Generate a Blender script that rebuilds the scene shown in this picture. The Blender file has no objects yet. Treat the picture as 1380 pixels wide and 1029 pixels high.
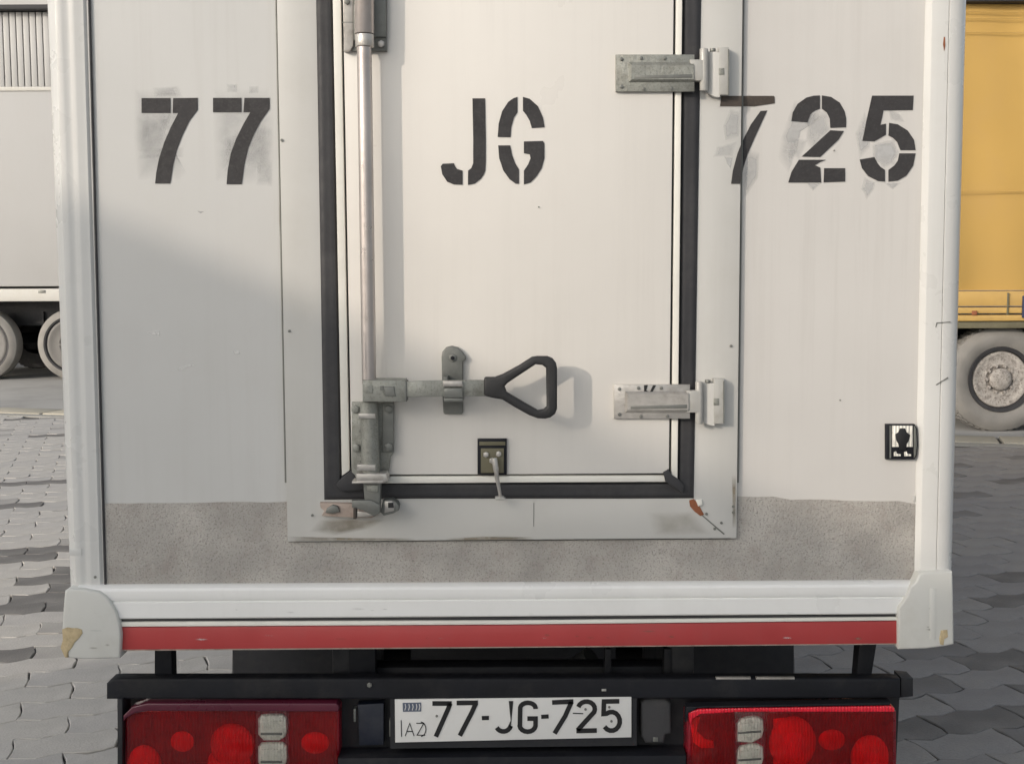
import bpy, bmesh, math, random
from mathutils import Vector, Matrix, Euler
random.seed(7)
R = math.radians
scene = bpy.context.scene
C = scene.collection

# ------------------------------------------------------------------ camera
W, H = 1380.0, 1029.0
F = 1700.0
HOR = 357.0
pitch = math.atan((H/2 - HOR)/F)
cam_d = bpy.data.cameras.new('camera'); cam = bpy.data.objects.new('camera', cam_d); C.objects.link(cam)
cam_d.sensor_width = 36; cam_d.lens = F/W*36
cam_d.clip_start = 0.05; cam_d.clip_end = 600
CAM = Vector((0, -2.65, 1.6))
ROT = Matrix.Rotation(math.pi/2 - pitch, 3, 'X') @ Matrix.Rotation(R(-0.25), 3, 'Z')
cam.matrix_world = Matrix.Translation(CAM) @ ROT.to_4x4()
scene.camera = cam

# ------------------------------------------------------------------ sky, sun, exposure
DX, DY, DZ = 1.0, 0.95, -0.44             # the way the sunlight travels
sd = Vector((DX, DY, DZ)).normalized()
elev = math.asin(-sd.z)
world = bpy.data.worlds.new('World'); scene.world = world; world.use_nodes = True
nt = world.node_tree; nt.nodes.clear()
wo = nt.nodes.new('ShaderNodeOutputWorld'); bg = nt.nodes.new('ShaderNodeBackground'); sk = nt.nodes.new('ShaderNodeTexSky')
sk.sky_type = 'NISHITA'; sk.sun_disc = False; sk.sun_elevation = elev
sk.sun_rotation = math.atan2(-sd.x, -sd.y); sk.dust_density = 3.0; sk.air_density = 1.0; sk.ozone_density = 1.0
bg.inputs['Strength'].default_value = 0.15
hs = nt.nodes.new('ShaderNodeHueSaturation'); hs.inputs['Saturation'].default_value = 0.4
nt.links.new(sk.outputs[0], hs.inputs['Color']); nt.links.new(hs.outputs[0], bg.inputs[0]); nt.links.new(bg.outputs[0], wo.inputs[0])
sun_d = bpy.data.lights.new('sun', 'SUN'); sun = bpy.data.objects.new('sun', sun_d); C.objects.link(sun)
sun_d.energy = 1.15; sun_d.angle = R(0.55); sun_d.color = (1.0, 0.87, 0.73)
sun.rotation_euler = sd.to_track_quat('-Z', 'Y').to_euler()
scene.view_settings.view_transform = 'Standard'; scene.view_settings.look = 'None'
scene.view_settings.exposure = 0.47; scene.view_settings.gamma = 1; scene.view_settings.use_curve_mapping = False
try:
    scene.cycles.max_bounces = 6; scene.cycles.transparent_max_bounces = 12
except Exception: pass

# ------------------------------------------------------------------ measuring: a photo position on the plane y = Y
def P(px, py, Y=0.0):
    d = ROT @ Vector((px - W/2, H/2 - py, -F))
    t = (Y - CAM.y)/d.y
    return CAM + d*t
def PROJ(p):
    q = ROT.transposed() @ (Vector(p) - CAM)
    return (W/2 + q.x/-q.z*F, H/2 - q.y/-q.z*F)
S = 1700/2.65
def Lx(x0, x7): return lambda y: x0 + (x7 - x0)*y/700.0

# ------------------------------------------------------------------ materials
MATS = {}
def mat(name, col, rough=0.5, metal=0.0, var=0.06, vscale=3.0, bump=0.0, bscale=60.0, speck=0.0, spscale=300.0, spcol=None,
        streak=0.0, stcol=(0.35, 0.33, 0.30), dirt=0.0, dirtcol=(0.25, 0.22, 0.18), dscale=6.0, coat=0.0, spec=0.5, isl=0.0):
    m = bpy.data.materials.new(name); m.use_nodes = True
    n = m.node_tree.nodes; l = m.node_tree.links
    b = n['Principled BSDF']
    b.inputs['Roughness'].default_value = rough; b.inputs['Metallic'].default_value = metal
    b.inputs['Specular IOR Level'].default_value = spec; b.inputs['Coat Weight'].default_value = coat
    tc = n.new('ShaderNodeTexCoord')
    def noise(scale, detail=4.0, vec=None, rgh=0.55):
        t = n.new('ShaderNodeTexNoise'); t.inputs['Scale'].default_value = scale; t.inputs['Detail'].default_value = detail
        t.inputs['Roughness'].default_value = rgh
        l.new(vec or tc.outputs['Object'], t.inputs['Vector']); return t.outputs['Fac']
    def ramp(fac, a, b_):
        r = n.new('ShaderNodeMapRange'); r.inputs['From Min'].default_value = a; r.inputs['From Max'].default_value = b_
        l.new(fac, r.inputs['Value']); return r.outputs['Result']
    def mul(f, k):
        q = n.new('ShaderNodeMath'); q.operation = 'MULTIPLY'; l.new(f, q.inputs[0])
        if isinstance(k, float): q.inputs[1].default_value = k
        else: l.new(k, q.inputs[1])
        return q.outputs[0]
    def mix(f, a, c):
        x = n.new('ShaderNodeMix'); x.data_type = 'RGBA'; l.new(f, x.inputs['Factor'])
        for k, v in ((6, a), (7, c)):
            if isinstance(v, tuple): x.inputs[k].default_value = (*v[:3], 1)
            else: l.new(v, x.inputs[k])
        return x.outputs[2]
    cur = mix(ramp(noise(vscale), 0.3, 0.7), tuple(c*(1-var) for c in col), tuple(min(1, c*(1+var)) for c in col))
    if isl:
        g = n.new('ShaderNodeNewGeometry'); oi = n.new('ShaderNodeObjectInfo')
        ad = n.new('ShaderNodeMath'); ad.operation = 'ADD'; l.new(g.outputs['Random Per Island'], ad.inputs[0]); l.new(oi.outputs['Random'], ad.inputs[1])
        fr = n.new('ShaderNodeMath'); fr.operation = 'FRACT'; l.new(ad.outputs[0], fr.inputs[0])
        cr = n.new('ShaderNodeValToRGB'); l.new(fr.outputs[0], cr.inputs['Fac'])
        e = cr.color_ramp.elements; e[0].position = 0.0; e[0].color = (0.38, 0.37, 0.36, 1); e[1].position = 1.0; e[1].color = (1.12, 1.1, 1.05, 1)
        q = e.new(0.09); q.color = (0.5, 0.5, 0.5, 1); q = e.new(0.12); q.color = (0.86, 0.86, 0.88, 1)
        x = n.new('ShaderNodeMix'); x.data_type = 'RGBA'; x.blend_type = 'MULTIPLY'; x.inputs['Factor'].default_value = isl
        l.new(cur, x.inputs[6]); l.new(cr.outputs[0], x.inputs[7]); cur = x.outputs[2]
    if streak:
        mp = n.new('ShaderNodeMapping'); l.new(tc.outputs['Object'], mp.inputs['Vector']); mp.inputs['Scale'].default_value = (1, 1, 0.03)
        s1 = ramp(noise(38.0, 5.0, mp.outputs[0], 0.7), 0.48, 0.8); s2 = ramp(noise(1.6, 3.0), 0.38, 0.7)
        cur = mix(mul(mul(s1, s2), streak), cur, stcol)
    if dirt:
        cur = mix(mul(ramp(noise(dscale, 8.0, None, 0.68), 0.5, 0.72), dirt), cur, dirtcol)
    if speck:
        cur = mix(mul(ramp(noise(spscale, 2.0), 0.52, 0.72), speck), cur, spcol or tuple(c*0.4 for c in col))
    l.new(cur, b.inputs['Base Color'])
    rr = n.new('ShaderNodeMapRange'); l.new(noise(vscale*4, 5.0), rr.inputs['Value'])
    rr.inputs['From Min'].default_value = 0.3; rr.inputs['From Max'].default_value = 0.7
    rr.inputs['To Min'].default_value = max(0.03, rough*0.8); rr.inputs['To Max'].default_value = min(1, rough*1.2)
    l.new(rr.outputs['Result'], b.inputs['Roughness'])
    if bump:
        bp = n.new('ShaderNodeBump'); bp.inputs['Strength'].default_value = bump; bp.inputs['Distance'].default_value = 0.004
        l.new(noise(bscale, 6.0), bp.inputs['Height']); l.new(bp.outputs[0], b.inputs['Normal'])
    MATS[name] = m; return m

mat('panel_paint', (0.55, 0.55, 0.535), 0.36, var=0.04, vscale=1.7, bump=0.55, bscale=2.2, streak=0.32, dirt=0.10, dirtcol=(0.45, 0.42, 0.37), dscale=2.6, speck=0.10, spscale=900, coat=0.1)
mat('panel_paint_sunlit', (0.59, 0.575, 0.55), 0.36, var=0.04, vscale=1.7, bump=0.55, bscale=2.2, streak=0.30, dirt=0.10, dirtcol=(0.45, 0.41, 0.37), dscale=2.6, speck=0.10, spscale=900, coat=0.1)  # panel paint again for the right side, sunlight put into its lighter, warmer colour
mat('sill_paint', (0.82, 0.82, 0.80), 0.32, var=0.04, vscale=2, streak=0.1, dirt=0.12, dirtcol=(0.4, 0.38, 0.32), dscale=6)
mat('door_paint', (0.735, 0.71, 0.665), 0.34, var=0.04, vscale=1.7, bump=0.45, bscale=2.0, streak=0.16, dirt=0.06, dirtcol=(0.5, 0.46, 0.4), dscale=3, coat=0.1)
mat('frame_paint', (0.535, 0.53, 0.505), 0.36, var=0.04, vscale=2.5, bump=0.06, bscale=5, streak=0.14, dirt=0.16, dirtcol=(0.36, 0.34, 0.28), dscale=4)
mat('trim_paint', (0.78, 0.765, 0.70), 0.38, var=0.03, dirt=0.15, dirtcol=(0.4, 0.36, 0.3), dscale=9)
mat('post_plastic', (0.63, 0.63, 0.61), 0.3, var=0.04, vscale=2, bump=0.05, bscale=4, streak=0.16, dirt=0.12, dirtcol=(0.4, 0.38, 0.32), dscale=5)
mat('cap_plastic', (0.60, 0.60, 0.565), 0.45, var=0.05, vscale=5, bump=0.12, bscale=25, dirt=0.25, dirtcol=(0.36, 0.33, 0.27), dscale=7)
mat('kick_coating', (0.41, 0.39, 0.36), 0.85, var=0.22, vscale=7, bump=0.8, bscale=210, speck=0.8, spscale=270, spcol=(0.20, 0.19, 0.175), dirt=0.5, dirtcol=(0.27, 0.225, 0.195), dscale=16, streak=0.3, stcol=(0.52, 0.49, 0.45))
mat('rubber', (0.030, 0.030, 0.033), 0.6, var=0.15, vscale=12, bump=0.15, bscale=90, dirt=0.35, dirtcol=(0.10, 0.095, 0.09), dscale=5)
mat('stencil_paint', (0.030, 0.0285, 0.030), 0.7, var=0.15, vscale=20, speck=0.2, spscale=200, spcol=(0.10, 0.095, 0.09))
mat('stencil_brown', (0.055, 0.044, 0.036), 0.7, var=0.2, vscale=30, speck=0.35, spscale=180, spcol=(0.12, 0.095, 0.07))
mat('galvanised', (0.31, 0.315, 0.285), 0.5, metal=0.55, var=0.15, vscale=25, bump=0.3, bscale=130, dirt=0.75, dirtcol=(0.16, 0.155, 0.13), dscale=28, speck=0.5, spscale=260, spcol=(0.13, 0.13, 0.11))
mat('galv_light', (0.50, 0.48, 0.45), 0.4, metal=0.6, var=0.12, vscale=25, bump=0.2, bscale=90, dirt=0.5, dirtcol=(0.2, 0.17, 0.14), dscale=22)
mat('rod_metal', (0.50, 0.46, 0.44), 0.32, metal=0.75, var=0.08, vscale=8, bump=0.08, bscale=60, dirt=0.3, dirtcol=(0.26, 0.2, 0.17), dscale=14)
mat('dull_steel', (0.20, 0.205, 0.19), 0.5, metal=0.45, var=0.12, vscale=20, bump=0.2, bscale=100, dirt=0.4, dirtcol=(0.10, 0.095, 0.08), dscale=18)
mat('handle_black', (0.020, 0.020, 0.021), 0.5, var=0.12, vscale=30, bump=0.25, bscale=300)
mat('painted_metal', (0.43, 0.425, 0.40), 0.4, metal=0.1, var=0.05, vscale=20, bump=0.1, bscale=80, dirt=0.45, dirtcol=(0.3, 0.28, 0.23), dscale=30)
mat('red_tape', (0.42, 0.050, 0.050), 0.42, var=0.12, vscale=4, bump=0.06, bscale=400, dirt=0.3, dirtcol=(0.26, 0.07, 0.07), dscale=8, streak=0.15, stcol=(0.3, 0.13, 0.12))
mat('black_steel', (0.010, 0.011, 0.015), 0.6, spec=0.3, var=0.25, vscale=8, bump=0.2, bscale=50, dirt=0.25, dirtcol=(0.07, 0.066, 0.06), dscale=9)
mat('chassis', (0.014, 0.015, 0.019), 0.6, var=0.3, vscale=8, bump=0.3, bscale=40, dirt=0.6, dirtcol=(0.035, 0.033, 0.03), dscale=10)
mat('navy_flap', (0.012, 0.017, 0.032), 0.5, var=0.2, dirt=0.5, dirtcol=(0.07, 0.07, 0.075), dscale=8)
mat('rust', (0.28, 0.10, 0.045), 0.85, var=0.3, vscale=40, bump=0.6, bscale=150, dirt=0.6, dirtcol=(0.10, 0.04, 0.025), dscale=40)
mat('bare_primer', (0.42, 0.34, 0.29), 0.7, var=0.15, vscale=30, bump=0.4, bscale=120, dirt=0.8, dirtcol=(0.16, 0.10, 0.07), dscale=35)
mat('plate_white', (0.72, 0.72, 0.70), 0.4, var=0.02, dirt=0.15, dirtcol=(0.45, 0.42, 0.38), dscale=14)
mat('plate_black', (0.012, 0.012, 0.013), 0.45, var=0.1)
mat('plate_blue', (0.10, 0.12, 0.17), 0.5, var=0.1)
mat('lamp_body', (0.10, 0.012, 0.03), 0.3, var=0.2, coat=0.3)
mat('lamp_red', (0.80, 0.012, 0.035), 0.18, var=0.15, vscale=20, coat=0.6)
mat('lamp_dark', (0.24, 0.004, 0.016), 0.3, var=0.3, vscale=14, coat=0.6)
mat('lamp_silver', (0.86, 0.84, 0.76), 0.35, metal=0.1, var=0.1, vscale=30, dirt=0.6, dirtcol=(0.25, 0.23, 0.2), dscale=60)
mat('yellow_canvas', (0.46, 0.29, 0.078), 0.55, var=0.05, vscale=1.0, bump=0.2, bscale=8, dirt=0.25, dirtcol=(0.42, 0.27, 0.12), dscale=1.2, streak=0.15, stcol=(0.4, 0.27, 0.12))
mat('yellow_rail', (0.48, 0.31, 0.095), 0.5, var=0.08, dirt=0.3, dirtcol=(0.3, 0.2, 0.1), dscale=4)
mat('olive_rail', (0.13, 0.12, 0.075), 0.6, var=0.2, dirt=0.4, dirtcol=(0.25, 0.22, 0.16), dscale=5)
mat('trailer_white', (0.44, 0.44, 0.435), 0.5, var=0.03, vscale=0.5, bump=0.06, bscale=1.5, streak=0.15, dirt=0.12, dirtcol=(0.4, 0.38, 0.34), dscale=0.8)
mat('trailer_rail', (0.60, 0.59, 0.55), 0.45, var=0.05, dirt=0.35, dirtcol=(0.38, 0.35, 0.28), dscale=3)
mat('tyre_dusty', (0.23, 0.222, 0.208), 0.9, var=0.18, vscale=5, bump=0.5, bscale=45, dirt=0.55, dirtcol=(0.25, 0.235, 0.21), dscale=7)
mat('tyre_dark', (0.055, 0.055, 0.058), 0.85, var=0.2, vscale=5, bump=0.4, bscale=45, dirt=0.5, dirtcol=(0.13, 0.12, 0.11), dscale=6)
mat('rim_dirty', (0.40, 0.375, 0.345), 0.85, var=0.25, vscale=12, bump=1.0, bscale=50, speck=0.9, spscale=55, spcol=(0.13, 0.11, 0.10), dirt=0.85, dirtcol=(0.10, 0.085, 0.075), dscale=13)
mat('rim_grey', (0.16, 0.155, 0.147), 0.6, var=0.12, dirt=0.4, dirtcol=(0.12, 0.11, 0.10), dscale=9)
mat('warehouse_wall', (0.42, 0.42, 0.415), 0.6, var=0.05, vscale=0.6, streak=0.3, dirt=0.2, dirtcol=(0.35, 0.33, 0.3), dscale=1.0)
mat('warehouse_dark', (0.02, 0.02, 0.023), 0.5)
mat('paver', (0.47, 0.455, 0.43), 0.9, var=0.14, vscale=5, bump=0.6, bscale=110, speck=0.3, spscale=160, spcol=(0.28, 0.27, 0.26), dirt=0.55, dirtcol=(0.31, 0.295, 0.27), dscale=3.2, isl=0.45)
mat('paver_stained', (0.17, 0.163, 0.155), 0.85, var=0.2, vscale=5, bump=0.6, bscale=110, speck=0.3, spscale=160, spcol=(0.08, 0.08, 0.08), dirt=0.5, dirtcol=(0.28, 0.27, 0.25), dscale=4)
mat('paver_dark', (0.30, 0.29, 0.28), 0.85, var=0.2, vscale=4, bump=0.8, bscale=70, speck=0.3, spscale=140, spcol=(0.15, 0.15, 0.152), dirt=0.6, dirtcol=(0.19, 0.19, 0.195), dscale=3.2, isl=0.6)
mat('sand', (0.055, 0.052, 0.048), 0.95, var=0.25, vscale=20, bump=0.5, bscale=90)
mat('concrete', (0.34, 0.335, 0.31), 0.9, var=0.1, vscale=1.2, bump=0.4, bscale=50, dirt=0.5, dirtcol=(0.22, 0.21, 0.19), dscale=1.4, speck=0.3, spscale=90)
mat('kerb_stone', (0.40, 0.375, 0.31), 0.9, var=0.12, vscale=3, bump=0.5, bscale=60, dirt=0.5, dirtcol=(0.25, 0.22, 0.16), dscale=3)
mat('apron', (0.36, 0.355, 0.34), 0.9, var=0.1, vscale=0.8, bump=0.4, bscale=40, dirt=0.5, dirtcol=(0.18, 0.175, 0.165), dscale=0.9)
mat('foam', (0.50, 0.40, 0.24), 0.9, var=0.2, vscale=60, bump=0.9, bscale=120, dirt=0.5, dirtcol=(0.6, 0.5, 0.33), dscale=30)
mat('old_overpaint', (0.50, 0.505, 0.505), 0.55, var=0.05, vscale=9)
mat('scrape_white', (0.80, 0.79, 0.77), 0.6)
mat('scuff_brown', (0.26, 0.22, 0.16), 0.8, var=0.2, vscale=30)
mat('glass_clear', (0.04, 0.045, 0.05), 0.08, var=0.0)
mat('strap_blue', (0.03, 0.04, 0.09), 0.6)
# paint smudges fade out by a stored attribute (wear with a shape of its own)
for nm in ('old_overpaint', 'scrape_white', 'scuff_brown'):
    m = MATS[nm]; n = m.node_tree.nodes; l = m.node_tree.links
    at = n.new('ShaderNodeAttribute'); at.attribute_name = 'cover'
    ns = n.new('ShaderNodeTexNoise'); ns.inputs['Scale'].default_value = 28; ns.inputs['Detail'].default_value = 5
    tcx = n.new('ShaderNodeTexCoord'); l.new(tcx.outputs['Object'], ns.inputs['Vector'])
    mr = n.new('ShaderNodeMapRange'); mr.inputs['From Min'].default_value = 0.3; mr.inputs['From Max'].default_value = 0.6; mr.inputs['To Min'].default_value = 0.45
    l.new(ns.outputs['Fac'], mr.inputs['Value'])
    mu = n.new('ShaderNodeMath'); mu.operation = 'MULTIPLY'; l.new(at.outputs['Fac'], mu.inputs[0]); l.new(mr.outputs[0], mu.inputs[1])
    l.new(mu.outputs[0], n['Principled BSDF'].inputs['Alpha'])
for nm in ('lamp_red', 'lamp_dark', 'lamp_silver'):
    m = MATS[nm]; n = m.node_tree.nodes; l = m.node_tree.links
    tcx = n.new('ShaderNodeTexCoord'); wv = n.new('ShaderNodeTexWave'); wv.inputs['Scale'].default_value = 45; wv.inputs['Distortion'].default_value = 1.2
    l.new(tcx.outputs['Object'], wv.inputs['Vector']); bp = n.new('ShaderNodeBump'); bp.inputs['Strength'].default_value = 0.5; bp.inputs['Distance'].default_value = 0.003
    l.new(wv.outputs['Fac'], bp.inputs['Height']); l.new(bp.outputs[0], n['Principled BSDF'].inputs['Normal'])
# coloured clear plastic of the lamp lenses
def lens(name, col, k):
    m = bpy.data.materials.new(name); m.use_nodes = True; n = m.node_tree.nodes; l = m.node_tree.links; n.clear()
    o = n.new('ShaderNodeOutputMaterial'); t = n.new('ShaderNodeBsdfTransparent'); t.inputs[0].default_value = (*col, 1)
    g = n.new('ShaderNodeBsdfGlossy'); g.inputs['Roughness'].default_value = 0.08
    f = n.new('ShaderNodeFresnel'); f.inputs['IOR'].default_value = 1.45
    q = n.new('ShaderNodeMath'); q.operation = 'MULTIPLY'; q.inputs[1].default_value = k; l.new(f.outputs[0], q.inputs[0])
    tcx = n.new('ShaderNodeTexCoord'); ns = n.new('ShaderNodeTexNoise'); ns.inputs['Scale'].default_value = 14; l.new(tcx.outputs['Object'], ns.inputs['Vector'])
    bp = n.new('ShaderNodeBump'); bp.inputs['Strength'].default_value = 0.15; bp.inputs['Distance'].default_value = 0.004; l.new(ns.outputs['Fac'], bp.inputs['Height']); l.new(bp.outputs[0], g.inputs['Normal'])
    x = n.new('ShaderNodeMixShader'); l.new(q.outputs[0], x.inputs[0]); l.new(t.outputs[0], x.inputs[1]); l.new(g.outputs[0], x.inputs[2]); l.new(x.outputs[0], o.inputs[0])
    MATS[name] = m
lens('lens_red', (1.0, 0.22, 0.28), 1.5)
lens('lens_clear', (0.98, 0.98, 0.97), 1.0)

# ------------------------------------------------------------------ helpers
def tag(o, label=None, cat=None, group=None, kind=None):
    if label: o['label'] = label
    if cat: o['category'] = cat
    if group: o['group'] = group
    if kind: o['kind'] = kind
    return o
def empty(name, loc, rz=0):
    o = bpy.data.objects.new(name, None); C.objects.link(o); o.location = loc; o.rotation_euler = (0, 0, rz); o.empty_display_size = 0.2
    return o
def obj(name, bm, m, parent=None, smooth=40, origin=None):
    me = bpy.data.meshes.new(name)
    bmesh.ops.recalc_face_normals(bm, faces=bm.faces[:])
    if origin is not None: bmesh.ops.translate(bm, verts=bm.verts[:], vec=-Vector(origin))
    bm.to_mesh(me); bm.free()
    if m: me.materials.append(MATS[m])
    me.polygons.foreach_set('use_smooth', [True]*len(me.polygons)); me.set_sharp_from_angle(angle=R(smooth))
    o = bpy.data.objects.new(name, me); C.objects.link(o)
    if parent is not None: o.parent = parent
    if origin is not None: o.location = origin
    return o
def bevel(bm, geom_edges, w, seg=2):
    if w > 0 and geom_edges:
        bmesh.ops.bevel(bm, geom=geom_edges, offset=w, segments=seg, affect='EDGES', clamp_overlap=True, profile=0.5)
def pris(bm, pts, th, bev=0.0, seg=2, axis=Vector((0, 1, 0))):
    """face through pts, pushed back by th along axis, front edges rounded"""
    vs = [bm.verts.new(p) for p in pts]; f = bm.faces.new(vs)
    r = bmesh.ops.extrude_face_region(bm, geom=[f])
    nv = [g for g in r['geom'] if isinstance(g, bmesh.types.BMVert)]
    bmesh.ops.translate(bm, verts=nv, vec=axis*th)
    if bev: bevel(bm, [e for e in f.edges] if f.is_valid else [], bev, seg)
    return bm
def px_prism(bm, pts, Y, th, bev=0.0, seg=2):
    return pris(bm, [P(x, y, Y) for x, y in pts], th, bev, seg)
def px_rect(x0, y0, x1, y1): return [(x0, y0), (x1, y0), (x1, y1), (x0, y1)]
def B(): return bmesh.new()
def box(bm, x0, x1, y0, y1, z0, z1, bev=0.0):
    r = bmesh.ops.create_cube(bm, size=1); vs = r['verts']
    for v in vs: v.co = Vector((x0 + (v.co.x+.5)*(x1-x0), y0 + (v.co.y+.5)*(y1-y0), z0 + (v.co.z+.5)*(z1-z0)))
    if bev: bevel(bm, list({e for v in vs for e in v.link_edges}), bev)
    return bm
def cyl(bm, a, b, r, r2=None, seg=28, bev=0.0, caps=True):
    a = Vector(a); b = Vector(b); r2 = r if r2 is None else r2
    q = (b-a).to_track_quat('Z', 'Y'); res = bmesh.ops.create_cone(bm, cap_ends=caps, segments=seg, radius1=r, radius2=r2, depth=(b-a).length)
    vs = res['verts']
    if bev:
        es = [e for e in {e for v in vs for e in v.link_edges} if abs(e.verts[0].co.z - e.verts[1].co.z) < 1e-6]
        n0 = set(bm.verts); bevel(bm, es, bev); vs = [v for v in bm.verts if v in vs or v not in n0]
    bmesh.ops.transform(bm, matrix=Matrix.Translation((a+b)/2) @ q.to_matrix().to_4x4(), verts=vs)
    return bm
def tube(bm, pts, r, seg=12):
    pts = [Vector(p) for p in pts]; rings = []
    for i, p in enumerate(pts):
        d = (pts[min(i+1, len(pts)-1)] - pts[max(i-1, 0)]).normalized()
        q = d.to_track_quat('Z', 'Y')
        rr = r[i] if isinstance(r, (list, tuple)) else r
        rings.append([bm.verts.new(p + q @ Vector((math.cos(t)*rr, math.sin(t)*rr, 0))) for t in [2*math.pi*k/seg for k in range(seg)]])
    for a, b in zip(rings, rings[1:]):
        for k in range(seg): bm.faces.new((a[k], a[(k+1) % seg], b[(k+1) % seg], b[k]))
    bm.faces.new(rings[0][::-1]); bm.faces.new(rings[-1]); return bm
def lathe(bm, prof, centre, axis='y', seg=56, caps=True):
    """prof: (radius, offset along axis)"""
    rings = []; c = Vector(centre)
    for r, h in prof:
        ring = []
        for k in range(seg):
            t = 2*math.pi*k/seg
            ring.append(bm.verts.new(c + (Vector((math.cos(t)*r, h, math.sin(t)*r)) if axis == 'y' else Vector((h, math.cos(t)*r, math.sin(t)*r)))))
        rings.append(ring)
    for a, b in zip(rings, rings[1:]):
        for k in range(seg): bm.faces.new((a[k], a[(k+1) % seg], b[(k+1) % seg], b[k]))
    for ring in ((rings[0], rings[-1]) if caps else ()):
        if (ring[0].co - ring[seg//2].co).length > 1e-4:
            bm.faces.new(ring)
    return bm
def loft(bm, A, Bp, close=True):
    """two matching rings joined"""
    a = [bm.verts.new(p) for p in A]; b = [bm.verts.new(p) for p in Bp]; n = len(a)
    for k in range(n if close else n-1): bm.faces.new((a[k], a[(k+1) % n], b[(k+1) % n], b[k]))
    if close: bm.faces.new(a[::-1]); bm.faces.new(b)
    return bm
def smudge(name, poly, Y, m, parent, a=0.5, soft=0.45):
    cx = sum(p[0] for p in poly)/len(poly); cy = sum(p[1] for p in poly)/len(poly)
    me = bpy.data.meshes.new(name); V = []; Fc = []; n = len(poly)
    for k in (1.0, 1-soft):
        for x, y in poly: V.append(P(cx+(x-cx)*k, cy+(y-cy)*k, Y))
    V.append(P(cx, cy, Y))
    for i in range(n):
        j = (i+1) % n; Fc.append((i, j, n+j, n+i)); Fc.append((n+i, n+j, 2*n))
    me.from_pydata(V, [], Fc); at = me.attributes.new('cover', 'FLOAT', 'POINT')
    at.data.foreach_set('value', [0.0]*n + [min(1.0, a*1.0)]*(n+1)); me.materials.append(MATS[m])
    o = bpy.data.objects.new(name, me); C.objects.link(o); o.parent = parent; return o
TOP = -470
BOT = 788

# ================================================================== GROUND
g = B()
for x0, x1, y0, y1 in ((-150, 150, -150, 250),):
    box(g, x0, x1, y0, y1, -0.6, -0.012)
ground = tag(obj('ground', g, 'sand'), kind='structure')

# kerb line that runs askew behind the truck: from (-9, 11.9) to (9, 7.0)
def ky(x): return 9.45 - 0.27*x
def strip(y_a, y_b, z, X0=-60, X1=60):
    return [Vector((X0, ky(X0)*0 + (9.45 - 0.27*max(-16, min(16, X0))) + y_a, z)), Vector((X1, (9.45 - 0.27*max(-16, min(16, X1))) + y_a, z)),
            Vector((X1, (9.45 - 0.27*max(-16, min(16, X1))) + y_b, z)), Vector((X0, (9.45 - 0.27*max(-16, min(16, X0))) + y_b, z))]
def band(bm, a, b, z, th, xs=(-70, -16, 16, 70)):
    for x0, x1 in zip(xs, xs[1:]):
        y0 = 9.45 - 0.27*max(-16, min(16, x0)); y1 = 9.45 - 0.27*max(-16, min(16, x1))
        ps = [Vector((x0, y0+a, z)), Vector((x1, y1+a, z)), Vector((x1, y1+b, z)), Vector((x0, y0+b, z))]
        vs = [bm.verts.new(p) for p in ps]; vl = [bm.verts.new(p - Vector((0, 0, th))) for p in ps]
        bm.faces.new(vs); bm.faces.new(vl[::-1])
        for k in range(4): bm.faces.new((vs[k], vl[k], vl[(k+1) % 4], vs[(k+1) % 4]))
    return bm
tag(obj('apron', band(B(), 0.62, 120, 0.002, 0.3), 'apron'), kind='structure')
kerb = tag(obj('gutter_strip', band(B(), 0.0, 0.16, 0.004, 0.2), 'concrete'), kind='structure')
# kerb stones, one by one
ang = math.atan(-0.27); kd = Vector((math.cos(ang), math.sin(ang), 0)); kn = Vector((-kd.y, kd.x, 0))
sm = B(); box(sm, -0.39, 0.39, 0, 0.42, -0.2, 0.018, 0.008)
ks = obj('kerb_stone', sm, 'kerb_stone', kerb)
i = 0
for k in range(-12, 13):
    o = ks if i == 0 else ks.copy()
    if i: C.objects.link(o)
    o.location = Vector((k*0.79, 9.45 - 0.27*k*0.79 + 0.17, random.uniform(-.004, .004))) ; o.rotation_euler = (0, 0, ang + random.uniform(-.006, .006)); i += 1

# interlocking pavers
PL, PWd, AMP = 0.34, 0.185, 0.015
PA = R(17)
def tri(t): t = t % 1.0; return (4*abs(t-0.5)-1)
def base_outline(rg):
    pts = []
    for k in range(8): x = -PL/2 + PL*k/8; pts.append([x, -PWd/2 + AMP*tri(x/(PL/2))])
    for k in range(4): pts.append([PL/2 + 0.010*math.sin(math.pi*k/4), -PWd/2 + AMP*tri(0) + PWd*k/4])
    for k in range(8): x = PL/2 - PL*k/8; pts.append([x, PWd/2 + AMP*tri(x/(PL/2))])
    for k in range(4): pts.append([-PL/2 + 0.010*math.sin(math.pi*k/4), PWd/2 + AMP*tri(0) - PWd*k/4])
    return [(x + rg.gauss(0, .0026), y + rg.gauss(0, .0026)) for x, y in pts]
def outline(pts, sh):
    out = []
    n = len(pts)
    for i in range(n):
        a = Vector(pts[i-1]); b = Vector(pts[i]); c = Vector(pts[(i+1) % n])
        e1 = (b-a).normalized(); e2 = (c-b).normalized(); nn = Vector((-(e1.y+e2.y), e1.x+e2.x)); nn = nn.normalized() if nn.length > 1e-6 else Vector((-e1.y, e1.x))
        out.append(b + nn*sh)
    return out
rgp = random.Random(11)
VAR = []
for _ in range(8):
    bo = base_outline(rgp); VAR.append([(outline(bo, 0.0020), -0.03), (outline(bo, 0.0022), -0.003), (outline(bo, 0.0055), 0.0)])
def add_paver(V, Fc, T, v=0):
    OUT = VAR[v]; b0 = len(V); n = len(OUT[0][0])
    for ring, z in OUT:
        for p in ring: V.append(T @ Vector((p.x, p.y, z)))
    for r in range(2):
        for k in range(n): Fc.append((b0+r*n+k, b0+r*n+(k+1) % n, b0+(r+1)*n+(k+1) % n, b0+(r+1)*n+k))
    Fc.append(tuple(b0+2*n+k for k in range(n)))
PM = {}
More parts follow.
